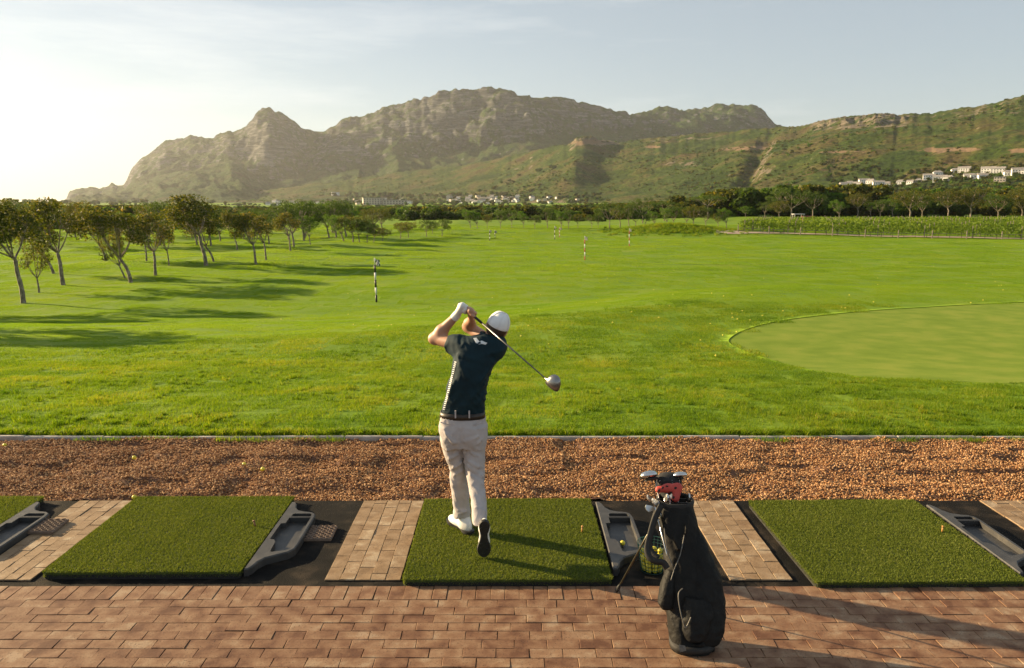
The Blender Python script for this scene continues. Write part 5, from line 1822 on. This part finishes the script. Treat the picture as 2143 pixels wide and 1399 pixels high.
# ------------------------------------------------------------------ trees
BARK = pm("bark", [(0, (.085, .065, .048)), (.5, (.20, .16, .12)), (1, (.40, .34, .27))], 6, .9, .8, 24, bdist=.03, stretch=(1.6, 1.6, .8))
LEAF_A = leaf_mat("olive_leaf", [(0, (.024, .042, .006)), (.55, (.054, .080, .011)), (.82, (.105, .115, .018)), (1, (.23, .185, .040))], trans=.46, tcol=(1.9, 1.5, .6), objrand=.12)
LEAF_B = leaf_mat("fresh_leaf", [(0, (.040, .085, .008)), (.6, (.070, .140, .012)), (1, (.125, .195, .022))], trans=.45, tcol=(1.5, 1.45, .5), objrand=.12)
LEAF_C = leaf_mat("dark_leaf", [(0, (.026, .056, .008)), (.7, (.060, .104, .014)), (1, (.112, .155, .024))], trans=.40, tcol=(1.5, 1.35, .5), objrand=.15)


def leaf_cloud(centres, radii, n_per, size, r, flat=.75):
    """leaf quads spread through overlapping clumps"""
    C, S = [], []
    for c, rad in zip(centres, radii):
        n = int(n_per * (rad / .6) ** 2)
        d = r.normal(size=(n, 3)); d /= np.linalg.norm(d, axis=1)[:, None]
        q = d * (rad * r.uniform(.45, 1.05, n) ** .6)[:, None] * np.array([1, 1, flat])
        C.append(np.array(c) + q); S.append(np.full(n, size))
    C = np.vstack(C); n = len(C); s = size * r.uniform(.55, 1.25, n)
    u = r.normal(size=(n, 3)); u /= np.linalg.norm(u, axis=1)[:, None]
    w = r.normal(size=(n, 3)); v = np.cross(u, w); v /= np.linalg.norm(v, axis=1)[:, None]
    u = u * s[:, None]; v = v * (s * .55)[:, None]
    V = np.stack([C - u, C + v * .9, C + u, C - v * .9], 1).reshape(-1, 3)
    return V, np.arange(4 * n).reshape(-1, 4)


def tree_meshes(seed, lean=.25, spread=1.6, crown_base=.42, leaf=.072, n_cl=24, dens=215, shape='dome', limbs=7):
    """5 m tree: forked leaning trunk and a crown of leaf clumps; returns trunk and crown meshes"""
    r = np.random.default_rng(seed); mb = MB()
    H = 5.0
    off = np.array([-lean * H, r.uniform(-.15, .15), 0])
    fork = np.array([off[0] * .42 + r.uniform(-.08, .08), r.uniform(-.1, .1), H * crown_base * r.uniform(.78, 1.0)])
    trunk_p = catmull([(0, 0, -.15), (off[0] * .10, r.uniform(-.05, .05), fork[2] * .35), (off[0] * .26 + r.uniform(-.06, .06), fork[1] * .6, fork[2] * .7), tuple(fork)], 4)
    mb.tube(trunk_p, [.098 * (1 + .45 * math.exp(-k_ * 1.2)) - .030 * k_ / len(trunk_p) + .006 * math.sin(k_ * 2.3 + seed) for k_ in range(len(trunk_p))], 9)
    cs, rs = [], []
    top = np.array([off[0], off[1], H])
    for k in range(n_cl):
        a = r.uniform(0, 2 * math.pi); q = math.sqrt(r.uniform())
        if shape == 'dome':
            zz = H * (.62 + .30 * (1 - q * q) + r.uniform(-.13, .06)); rad = spread * q
        elif shape == 'round':
            zz = H * (.45 + .42 * r.uniform()); rad = spread * q * math.sqrt(max(.12, 1 - ((zz / H - .66) / .34) ** 2))
        else:
            zz = H * (.74 + .13 * (1 - q ** 2) + r.uniform(-.04, .03)); rad = spread * q * 1.15
        f = zz / H
        cs.append((off[0] * f + rad * math.cos(a), off[1] + rad * math.sin(a), zz)); rs.append(r.uniform(.30, .58))
    order = sorted(range(n_cl), key=lambda i: math.atan2(cs[i][1], cs[i][0] - off[0]))
    for k in range(limbs):
        grp = order[k * n_cl // limbs:(k + 1) * n_cl // limbs]
        if not grp: continue
        m_ = np.mean([cs[i] for i in grp], axis=0)
        mid = fork * .45 + m_ * .55 + np.array([0, 0, -.25]); 
        p = catmull([tuple(fork), tuple(fork * .75 + mid * .25 + r.uniform(-.06, .06, 3)), tuple(mid), tuple(m_)], 3)
        mb.tube(p, list(np.linspace(.050, .018, len(p))), 6)
        for i in grp:
            e = np.array(cs[i]); b = mid * .6 + m_ * .4
            mb.tube([tuple(b), tuple(b * .5 + e * .5 + r.uniform(-.1, .1, 3)), tuple(e)], [.026, .016, .007], 5)
    V, F = leaf_cloud(cs, rs, dens, leaf, r)
    return mb.mesh("trunk", True), mesh_np("crown", V, F)


PROTO = {}


def tree_proto(key, leafmat, **k):
    t, c = tree_meshes(**k); t.materials.append(BARK); c.materials.append(leafmat)
    PROTO[key] = (t, c, k.get('lean', .25))


tree_proto('a', LEAF_A, seed=1, lean=.20, spread=1.5, n_cl=44)
tree_proto('b', LEAF_A, seed=2, lean=.26, spread=1.45, n_cl=42, crown_base=.36)
tree_proto('c', LEAF_A, seed=3, lean=.12, spread=1.35, n_cl=40, crown_base=.40)
tree_proto('d', LEAF_A, seed=4, lean=.10, spread=1.6, n_cl=28, shape='round', crown_base=.32)
tree_proto('e', LEAF_B, seed=5, lean=.10, spread=1.9, n_cl=34, shape='round', crown_base=.30)
tree_proto('f', LEAF_C, seed=6, lean=.04, spread=2.0, n_cl=34, shape='round', crown_base=.30)
tree_proto('g', LEAF_C, seed=7, lean=.03, spread=2.5, n_cl=38, shape='dome', crown_base=.36)
tree_proto('h', LEAF_C, seed=8, lean=.02, spread=2.9, n_cl=34, shape='flat', crown_base=.52)
tree_proto('i', LEAF_A, seed=9, lean=.05, spread=2.1, n_cl=34, shape='round', crown_base=.32)


def plant(name, key, base, h, width, label, group, cat="tree", rz=None, tilt_=0.0):
    tm, cm, ln = PROTO[key]
    t = empty(name, tuple(base), (0, tilt_, random.uniform(-.5, .5) if rz is None else rz))
    s = h / 5.0
    t.scale = (s * width, s * width, s)
    tag(t, label, cat, group)
    link("trunk", tm, parent=t); link("crown", cm, parent=t)
    return t


def tree_px(key, bx, by, tx, ty, label, width=1.0, group="leaning trees in the left grove", name="leaning_tree"):
    """tree whose foot and top are seen at two photo pixels"""
    b = gp(bx, by); tp = at(tx, ty, b.y); h = tp.z - b.z
    ln = PROTO[key][2]
    want = math.atan2(b.x - tp.x, h); have = math.atan2(ln * 5 * width, 5)
    return plant(name, key, b, h / max(.8, math.cos(want)), width, label, group, rz=random.uniform(-.35, .35), tilt_=-(want - have) * .9)


G = "leaning trees in the left grove"
for a in (('a', 50, 635, 8, 425, "nearest leaning tree at the left edge, bare pale trunk", 1.05),
          ('d', 82, 613, 72, 503, "small low tree with two crooked stems beside the leftmost trunk", .80),
          ('c', 133, 597, 100, 416, "tall tree with dense round crown, third trunk from the left edge", 1.05),
          ('b', 113, 573, 62, 452, "tree standing behind the tall round-crowned tree at the left", 1.0),
          ('b', 275, 592, 232, 438, "broad leaning tree with forked pale limbs left of the grove's middle", 1.15),
          ('d', 262, 583, 212, 488, "small fresh green tree leaning left under the broad forked one", .75),
          ('c', 326, 577, 318, 447, "slim tree with a V-shaped fork in the middle of the left grove", 1.05),
          ('c', 354, 556, 345, 478, "thin young tree just right of the V-forked one", .8),
          ('c', 307, 547, 300, 455, "slender far tree seen just left of the V-forked one", .85),
          ('a', 432, 556, 396, 415, "tallest crown of the grove's right half, trunk leaning left", 1.2),
          ('b', 448, 548, 408, 452, "tree with a crooked dark stem right beside the tallest one", 1.0),
          ('b', 222, 546, 195, 442, "far tree with trunk leaning left, behind the broad forked tree", 1.1),
          ('c', 536, 554, 520, 446, "olive tree left of a close pair right of the grove", 1.05),
          ('c', 557, 545, 548, 452, "olive tree right of a close pair right of the grove", .9),
          ('c', 608, 526, 600, 447, "slim upright tree standing alone between olive and bright green trees", 1.0),
          ('b', 497, 524, 484, 444, "thin tree with bare trunk left of the olive pair", .85)):
    tree_px(a[0], a[1], a[2], a[3], a[4] - 4, a[5], a[6] * 1.15)
for x_, y_, h_, lb in ((-27.5, 36, 5.5, 'leaning tree out of the frame beside the leftmost trunk'), (-21.0, 24.6, 5.3, 'leaning tree out of the frame nearest the terrace'), (-34, 34, 5.2, 'leaning tree out of the frame furthest left')):
    plant('leaning_tree', 'a', (x_, y_, float(zt(x_, y_))), h_, 1.4, lb, G)
for a in (('e', 650, 514, 640, 444, "bright green tree, left one of two in front of the far hedge", .85),
          ('e', 720, 506, 700, 443, "big bright green spreading tree left of the nearest flag pole", 1.25)):
    tree_px(*a[:6], a[6], group="bright green trees at the range's left end", name="spreading_tree")
FLAG_TREES = (('f', 752, 508, 748, 452), ('f', 768, 509, 772, 462), ('i', 782, 508, 790, 470), ('i', 800, 506, 806, 474), ('i', 855, 498, 852, 460), ('f', 893, 496, 890, 458), ('f', 925, 496, 928, 455), ('f', 905, 490, 905, 462), ('i', 838, 500, 842, 462))
for a in FLAG_TREES:
    cl_n = sorted(q[1] for q in FLAG_TREES).index(a[1])
    tree_px(*a, f"{ORD[cl_n]} in the cluster of small dark trees beyond the nearest flag", 1.15, "dark trees behind the nearest flag", "park_tree")
# row of dark trees closing the range
far_row = []
x_ = 985
while x_ < 1530:
    far_row.append((random.choice('ffgie' if x_ < 1480 else 'fei'), x_, random.uniform(484, 489), x_ + random.uniform(-5, 5), random.uniform(418, 449), random.uniform(.85, 1.15)))
    x_ += random.uniform(13, 30)
for n_, (k_, bx_, by_, tx_, ty_, w_) in enumerate(far_row):
    b = gp(bx_, by_); dst = max(b.y, 128) + random.uniform(0, 14); b = Vector((b.x * dst / b.y, dst, float(zt(b.x * dst / b.y, dst))))
    h_ = at(tx_, ty_, b.y).z - b.z
    plant("park_tree", k_, b, h_, w_, f"{ORD[n_]} of the dark trees in the row closing the range's far end", "row of dark trees at the range's end")
# trees behind the left grove
for k in range(46):
    bx_ = random.uniform(-40, 800); dst = random.uniform(88, 150)
    d = px_dir(bx_, 480); x0 = d.x / d.y * dst
    b = Vector((x0, dst, float(zt(x0, dst))))
    plant("park_tree", random.choice('ffide'), b, random.uniform(3.6, 5.6), random.uniform(1.0, 1.5), "dense tree in the belt behind the leaning grove", "tree belt behind the left grove")
# trees behind the vineyard
vt = [('g', 1655, 470, 392, 1.5), ('g', 1700, 468, 400, 1.3), ('e', 1757, 462, 415, 1.1), ('i', 1795, 460, 398, 1.1), ('e', 1822, 460, 418, 1.0), ('f', 1842, 460, 415, 1.0), ('e', 1868, 458, 412, 1.2), ('i', 1905, 456, 388, 1.4), ('i', 1985, 450, 390, 1.3), ('i', 2032, 452, 385, 1.5), ('f', 2090, 446, 404, 1.4), ('i', 2140, 450, 385, 1.3), ('f', 1600, 472, 420, 1.1), ('e', 1560, 476, 430, 1.2), ('i', 1630, 470, 415, 1.2), ('f', 1930, 452, 405, 1.0), ('h', 1480, 470, 405, 1.25), ('h', 1390, 472, 418, 1.1), ('g', 1345, 474, 414, 1.2), ('i', 2180, 452, 390, 1.4), ('f', 2230, 452, 395, 1.4)]
lbl = {'g': "broad dark tree with spreading crown behind the vineyard", 'e': "bright green bushy tree behind the vineyard", 'i': "tall olive brown tree rising behind the vineyard", 'f': "rounded dark tree behind the vineyard", 'h': "flat-topped pine standing above the row at the range's end"}
vt.sort(key=lambda q: q[1]); seen_ = {}
for k_, bx_, by_, ty_, w_ in vt:
    seen_[k_] = seen_.get(k_, -1) + 1
    dst = random.uniform(192, 228); d = px_dir(bx_, by_); x0 = d.x / d.y * dst
    b = Vector((x0, dst, float(zt(x0, dst)))); tp = at(bx_, ty_, dst)
    plant("vineyard_tree" if k_ != 'h' else "umbrella_pine", k_, b, tp.z - b.z, w_, lbl[k_] + ", " + ORD[seen_[k_]], "trees behind the vineyard" if k_ != 'h' else "umbrella pines")

# wood and scrub at the foot of the hills: one mass nobody could count
r_ = np.random.default_rng(77)
wood_p = []
for k in range(5):
    V, F = leaf_cloud([(r_.uniform(-1.6, 1.6), r_.uniform(-1.6, 1.6), r_.uniform(1.6, 4.2)) for _ in range(12)] + [(0, 0, .9)], [1.1] * 13, 60, .34, r_)
    wood_p.append(proto("wood_crown", mesh_np("wood_crown", V, F), (LEAF_A, LEAF_C, LEAF_C, LEAF_B, LEAF_A)[k]))
n = 9000
wa = r_.uniform(R(-38), R(40), n); wr = 150 * (2300 / 150) ** r_.uniform(0, 1, n)
wx, wy = wr * np.sin(wa), wr * np.cos(wa)
ok = (wy > 152) & ~((wx > 25) & (wy < 232)) & (fbm(wx / 160, wy / 160, 3, 91) > -.22 + .38 * sstep(500, 1300, wr)) 
ok &= ~((wa > R(18)) & (wr > 620)) & ~((wa > R(6)) & (wr > 1250))
wx, wy, wr, wa = wx[ok], wy[ok], wr[ok], wa[ok]
wz = np.where(wr > 1300, np.maximum(zt(wx, wy), hill_m.height(wx, wy)), zt(wx, wy)) - .2 - .9 * (1 - sstep(R(8), R(18), wa))
hs = (.42 + .75 * r_.uniform(0, 1, len(wx)) ** 1.6) * (1 + .75 * sstep(R(8), R(18), wa)) * (1 + .9 * sstep(1500, 1900, wr))
# crowns among the houses
ex = []
for k in range(420):
    q_ = (random.uniform(1730, 2160), random.uniform(352, 404)) if k < 230 else (random.uniform(690, 1260), random.uniform(408, 432))
    h_ = hill_pt(*q_)
    if h_ is not None: ex.append((*h_, random.uniform(.7, 1.25) * h_.length / 1300))
ex = np.array(ex)
wx, wy, wz = np.concatenate([wx, ex[:, 0]]), np.concatenate([wy, ex[:, 1]]), np.concatenate([wz, ex[:, 2] - .5])
hs = np.concatenate([hs, ex[:, 3]])
o = scatter("woodland", np.column_stack([wx, wy, wz]), np.column_stack([np.zeros((len(wx), 2)), r_.uniform(0, 6.28, len(wx))]), np.column_stack([hs * 1.25, hs * 1.25, hs]), r_.integers(0, 5, len(wx)), wood_p)
o["label"] = "dense woodland between the range and the foot of the mountains"
# bushes over the green hill
n = 42000
ai = r_.uniform(0, len(HA) - 1.001, n); ri = r_.uniform(0, 292, n)
i0, j0 = ai.astype(int), ri.astype(int)
ba, brr, bz, bt = HA[i0], HR[j0], HZ[i0, j0], Ht[i0, j0]
ba = ba + (ai - i0) * (HA[1] - HA[0]); brr = brr + (ri - j0) * 8.0
keepb = (bt > .01) & (brr > 600) & (r_.uniform(0, 1, n) < .48 + 1.6 * fbm(ba * 22, brr / 150, 5, 95, .6)) & (r_.uniform(0, 1, n) < 1.15 - .65 * bt)
ba, brr = ba[keepb], brr[keepb]
bz = hill_m.height(brr * np.sin(ba), brr * np.cos(ba))
shrub_p = []
for k in range(4):
    V, F = leaf_cloud([(r_.uniform(-1, 1), r_.uniform(-1, 1), r_.uniform(.2, .9)) for _ in range(6)], [.9] * 6, 14, .5, r_)
    shrub_p.append(proto("shrub", mesh_np("shrub", V, F), (LEAF_A, LEAF_C, LEAF_A, LEAF_B)[k]))
bs = r_.uniform(.7, 1.9, len(ba)) * np.where(r_.uniform(0, 1, len(ba)) < .08, 1.7, 1)
o = scatter("hill_scrub", np.column_stack([brr * np.sin(ba), brr * np.cos(ba), bz - .3]), np.column_stack([np.zeros((len(ba), 2)), r_.uniform(0, 6.28, len(ba))]), bs, r_.integers(0, 4, len(ba)), shrub_p)
o["label"] = "low bushes scattered over the green hillside"

# ------------------------------------------------------------------ vineyard
M_sand = pm("sandy_track", [(0, (.30, .22, .15)), (1, (.46, .36, .26))], .8, .9, .3, 12)
VINE = leaf_mat("vine_leaf", [(0, (.085, .145, .010)), (.6, (.140, .210, .018)), (1, (.22, .27, .045))], trans=.45, tcol=(1.4, 1.35, .5), objrand=.1)
M_post = pm("weathered_post", [(0, (.16, .125, .095)), (1, (.30, .25, .20))], 9, .9, .3, 50)
M_stem = pm("vine_stem", [(0, (.05, .035, .022)), (1, (.10, .07, .05))], 20, .9)
# track along the fence, set from its photo line
trk = [gp(x, y) for x, y in ((1495, 486), (1540, 488), (1620, 489), (1760, 493), (1900, 496), (2050, 499), (2143, 501))]
trk.append(trk[-1] + (trk[-1] - trk[-2]) * 3)
tv = []
for p in catmull(trk, 6):
    w_ = 1.5 if p.x < 34 else .9
    tv.append((p.x, p.y - w_, float(zt(p.x, p.y - w_)) + .075)); tv.append((p.x, p.y + w_ * 1.4, float(zt(p.x, p.y + w_ * 1.4)) + .075))
m_ = len(tv) // 2
tag(link("track", mesh_np("track", tv, np.array([(2 * i, 2 * i + 2, 2 * i + 3, 2 * i + 1) for i in range(m_ - 1)])), M_sand), "pale sandy track along the vineyard fence", kind="structure")
vine_dir = (trk[-2] - trk[2]); vine_dir.z = 0; vine_dir.normalize()
nrm_v = Vector((-vine_dir.y, vine_dir.x, 0))
p_start = gp(1545, 490)
post_me = MB().tube([(0, 0, -.2), (0, 0, 1.75)], .05, 6).mesh("post"); post_me.materials.append(M_post)
stem_me = MB().tube([(0, 0, -.1), (.03, .02, .4), (-.02, 0, .8)], [.04, .03, .025], 5).mesh("stem"); stem_me.materials.append(M_stem)
ordn = ["front", "second", "third", "fourth", "fifth", "sixth", "seventh", "eighth", "ninth", "tenth", "eleventh", "twelfth", "thirteenth", "fourteenth", "fifteenth", "sixteenth", "seventeenth", "eighteenth", "last"]
for k in range(19):
    r = np.random.default_rng(500 + k); L_ = 78 + k * 1.5
    s0 = p_start + nrm_v * (3.4 + k * 2.9) + vine_dir * (k * .3)
    t = empty("vine_row", tuple(s0)); t.location.z = float(zt(s0.x, s0.y)); tag(t, f"row of leafy green grapevines, {ordn[k]} row behind the fence" if k else "row of leafy green grapevines nearest the fence", "vine row", "vine rows")
    n = int(L_ * (62 if k < 6 else 36)); u = r.uniform(0, L_, n)
    hgt = .45 + 1.15 * r.uniform(0, 1, n) ** .8 * (.75 + .35 * vnoise(u / .55, u * 0 + k, k))
    lat = r.normal(0, .20, n) * (1.2 - .4 * hgt)
    C = np.array(vine_dir)[None] * u[:, None] + np.array(nrm_v)[None] * lat[:, None]
    zz = zt(C[:, 0] + s0.x, C[:, 1] + s0.y) - t.location.z + hgt
    C[:, 2] = zz
    s_ = r.uniform(.07, .15, n); uu = r.normal(size=(n, 3)); uu /= np.linalg.norm(uu, axis=1)[:, None]; ww = np.cross(uu, r.normal(size=(n, 3))); ww /= np.linalg.norm(ww, axis=1)[:, None]
    uu *= s_[:, None]; ww *= s_[:, None] * .8
    link("foliage", mesh_np("foliage", np.stack([C - uu, C + ww, C + uu, C - ww], 1).reshape(-1, 3), np.arange(4 * n).reshape(-1, 4)), VINE, t)
    for q in np.arange(1 + (k % 3), L_, 6.2):
        p = vine_dir * float(q); zq = float(zt(p.x + s0.x, p.y + s0.y)) - t.location.z
        link("post", post_me, parent=t, loc=(p.x, p.y, zq))
    if k < 2:
        for q in np.arange(.6, L_, 1.5):
            p = vine_dir * float(q); zq = float(zt(p.x + s0.x, p.y + s0.y)) - t.location.z
            link("stem", stem_me, parent=t, loc=(p.x, p.y, zq))
fence = empty("vineyard_fence", tuple(p_start)); tag(fence, "low wooden post and rail fence along the vineyard", "fence")
fp_me = MB().tube([(0, 0, -.2), (0, 0, 1.15)], .07, 7).mesh("post"); fp_me.materials.append(M_post)
prev = None
for q in np.arange(0, 66, 4.4):
    p = p_start + vine_dir * float(q) + nrm_v * 1.6; p.z = float(zt(p.x, p.y))
    link("post", fp_me, parent=fence, loc=p - p_start)
    if prev is not None:
        for zr in (.35, .72):
            MB().tube([prev - p_start + Vector((0, 0, zr)), p - p_start + Vector((0, 0, zr))], .03, 5).build("rail", M_post, fence)
    prev = p
# tall grass bank at the near end of the vines
P = np.column_stack([25 + r_.normal(0, 4.5, 1500), 122.5 + r_.normal(0, 2.6, 1500)])
o = scatter("bank_grass", np.column_stack([P, zt(P[:, 0], P[:, 1])]), np.column_stack([np.zeros((1500, 2)), r_.uniform(0, 6.28, 1500)]), r_.uniform(2.0, 4.5, 1500), r_.integers(0, 5, 1500), tuft_p)
o["label"] = "tussocky long grass bank at the left end of the vineyard"
# farm cart with a canopy among the trees behind the vines
M_redp = pm("red_paint", [(0, (.18, .030, .020)), (1, (.28, .055, .035))], 5, .6)
M_dark = pm("dark_metal", [(0, (.02, .02, .02)), (1, (.04, .04, .04))], 5, .6)
d = px_dir(1682, 460); dst = 172.0; x0 = d.x / d.y * dst
cart = empty("farm_cart", (x0, dst, float(zt(x0, dst)))); tag(cart, "small red farm cart with a pale canopy under the trees behind the vines", "cart")
MB().box((-.2, -.8, .55), (2.0, .8, 1.6), ch=.08).build("body", M_redp, cart)
MB().box((-2.4, -.9, 1.95), (-.1, .9, 2.05), ch=.03).build("canopy", M_fw, cart)
MB().box((-2.2, -.7, .5), (-.2, .7, .8), ch=.05).build("deck", M_dark, cart)
for xx in (-2.2, -.3):
    for yy in (-.75, .75): MB().tube([(xx, yy, .7), (xx, yy, 1.96)], .04, 6).build("canopy_post", M_fw, cart)
for xx in (-1.8, 1.2):
    for yy in (-.85, .85): MB().tube([(xx, yy - .1, .42), (xx, yy + .1, .42)], .42, 14).build("wheel", M_dark, cart)

# ------------------------------------------------------------------ houses
M_wall = pm("white_render", [(0, (.70, .67, .62)), (1, (.82, .80, .76))], .3, .9, 0, objrand=.4)
M_wall2 = pm("cream_render", [(0, (.42, .36, .29)), (1, (.58, .51, .42))], .3, .9, 0, objrand=.4)
M_roof = pm("grey_roof", [(0, (.20, .18, .165)), (1, (.34, .31, .28))], .5, .85, 0, objrand=.5)
M_glass = pm("window_glass", [(0, (.02, .025, .03)), (1, (.05, .055, .06))], 2, .15, 0)


def house_parts(w, d, h, roof, hip):
    wall = MB().box((-w / 2, -d / 2, -2), (w / 2, d / 2, h)).mesh("wall")
    e = .5; rf = MB(); a = .0 if not hip else d * .35
    V = [(-w / 2 - e, -d / 2 - e, h), (w / 2 + e, -d / 2 - e, h), (w / 2 + e, d / 2 + e, h), (-w / 2 - e, d / 2 + e, h), (-w / 2 - e + a, 0, h + roof), (w / 2 + e - a, 0, h + roof)]
    rf.add(V, [(0, 1, 5, 4), (2, 3, 4, 5), (1, 2, 5), (3, 0, 4), (3, 2, 1, 0)])
    rf.box((w * .22, .3, h + roof * .4), (w * .22 + .9, 1.2, h + roof + .7))
    return wall, rf.mesh("roof")


win_me = MB().box((-.65, -.06, -.7), (.65, .05, .7)).mesh("window"); win_me.materials.append(M_glass)
HP = []
for (w, d_, h, rf, hip, mw) in ((13, 9, 4.2, 2.6, True, M_wall), (17, 9, 6.2, 2.4, False, M_wall), (10, 8, 3.6, 2.4, False, M_wall), (12, 10, 5.6, .35, False, M_wall2), (9, 8, 3.2, 2.2, True, M_wall2)):
    a, b = house_parts(w, d_, h, rf, hip); a.materials.append(mw); b.materials.append(M_roof); HP.append((a, b, w, d_, h))


def house(k, p, rz, s, label, group, name="house", wins=True):
    a, b, w, d_, h = HP[k]
    t = empty(name, tuple(p), (0, 0, rz), s); tag(t, label, "house", group)
    link("wall", a, parent=t); link("roof", b, parent=t)
    if wins:
        fl = 2 if h > 5 else 1
        for f in range(fl):
            n = int(w // 3)
            for i in range(n):
                link("window", win_me, parent=t, loc=(-w / 2 + (i + .5) * w / n, -d_ / 2 - .01, 1.5 + f * 2.8))
    return t


right = [(1765, 392, 2, .9), (1778, 389, 0, .8), (1795, 390, 2, .9), (1808, 385, 1, .75), (1822, 384, 0, .8), (1838, 390, 1, .8), (1854, 390, 2, .9), (1885, 386, 0, .75), (1905, 386, 2, .8), (1922, 382, 4, .8), (1944, 376, 1, .8), (1962, 368, 0, .8), (1966, 381, 1, .9), (1985, 378, 0, .9), (2000, 362, 0, .8), (2018, 361, 1, .8), (2026, 375, 2, 1.0), (2040, 374, 2, 1.0), (2056, 374, 2, 1.0), (2068, 363, 1, .9), (2088, 364, 1, .9), (2092, 382, 3, 1.0), (2112, 368, 0, .9), (2132, 366, 1, .9), (2150, 365, 0, .9)]
nth = ORD
right.sort()
for i, (x_, y_, k, s) in enumerate(right):
    p = hill_pt(x_, y_)
    if p is None: continue
    lb = f"white house on the right hillside, {nth[i]} of the row" if i < len(nth) else "white house in the row's right end on the hillside"
    house(k, p, -math.atan2(p.x, p.y) + random.uniform(-.35, .35), s * p.length / 950 * .84, lb, "white houses on the right hillside")
# town at the foot of the far range
rt = random.Random(12)
hotel = hill_pt(784, 430) or Vector((-400, 2300, 9))
for j in range(95):
    zone = rt.choice((0, 0, 1, 1, 1, 2, 3))
    if zone == 0: x_, y_ = rt.uniform(725, 860), rt.uniform(418, 431)
    elif zone == 1: x_, y_ = rt.uniform(940, 1085), rt.uniform(412, 428)
    elif zone == 2: x_, y_ = rt.uniform(1090, 1240), rt.uniform(416, 428)
    else: x_, y_ = rt.uniform(540, 690), rt.uniform(424, 431)
    p = hill_pt(x_, y_)
    if p is None: continue
    lb = ("small pale house in the town left of the long cream building", "small pale house in the town above the golfer's club", "small pale house by the wood at the spur's foot", "small pale house in the hazy town above the left trees")[zone]
    house(rt.choice((2, 2, 3, 0)), p, rt.uniform(-.6, .6), rt.uniform(.7, 1.15) * p.length / 2000, lb, ("houses left of the cream building", "houses in the middle of the town", "houses at the foot of the spur", "houses above the left trees")[zone], wins=False)
for (x_, y_, w_, h_, n_, lb) in ((782, 432, 36, 11, 8, "long cream multi-storey building at the foot of the far range"), (826, 432, 40, 7.5, 8, "lower cream wing right of the long multi-storey building"), (702, 411, 22, 7, 4, "lone white building on the slope above the town")):
    p = hill_pt(x_, y_ - 3)
    t = empty("town_building", tuple(p), (0, 0, R(18))); tag(t, lb, "building")
    MB().box((-w_ / 2, -7, -14), (w_ / 2, 7, h_)).build("wall", M_wall2 if n_ > 4 else M_wall, t)
    MB().box((-w_ / 2 - .6, -7.6, h_ + .01), (w_ / 2 + .6, 7.6, h_ + .8)).build("roof", M_roof, t)
    for f in range(int(h_ // 3.6)):
        for i in range(n_):
            link("window", win_me, parent=t, loc=(-w_ / 2 + (i + .5) * w_ / n_, -7.02, 2 + f * 3.5), scale=(1.4, 1, 1.2))

# ------------------------------------------------------------------ haze in the low sun
hz = MB().box((-6000, -60, -6), (6000, 6400, 640)).mesh("haze")
hm = bpy.data.materials.new("haze_air"); hm.use_nodes = True
hn = hm.node_tree.nodes; hn.clear()
ho = hn.new("ShaderNodeOutputMaterial"); hv = hn.new("ShaderNodeVolumePrincipled")
hv.inputs["Color"].default_value = (.93, .95, .97, 1)
hv.inputs["Density"].default_value = 0.000042
hv.inputs["Anisotropy"].default_value = 0.45
hm.node_tree.links.new(hv.outputs[0], ho.inputs["Volume"])
haze = link("haze", hz, hm); tag(haze, "thin golden haze in the air", kind="stuff")
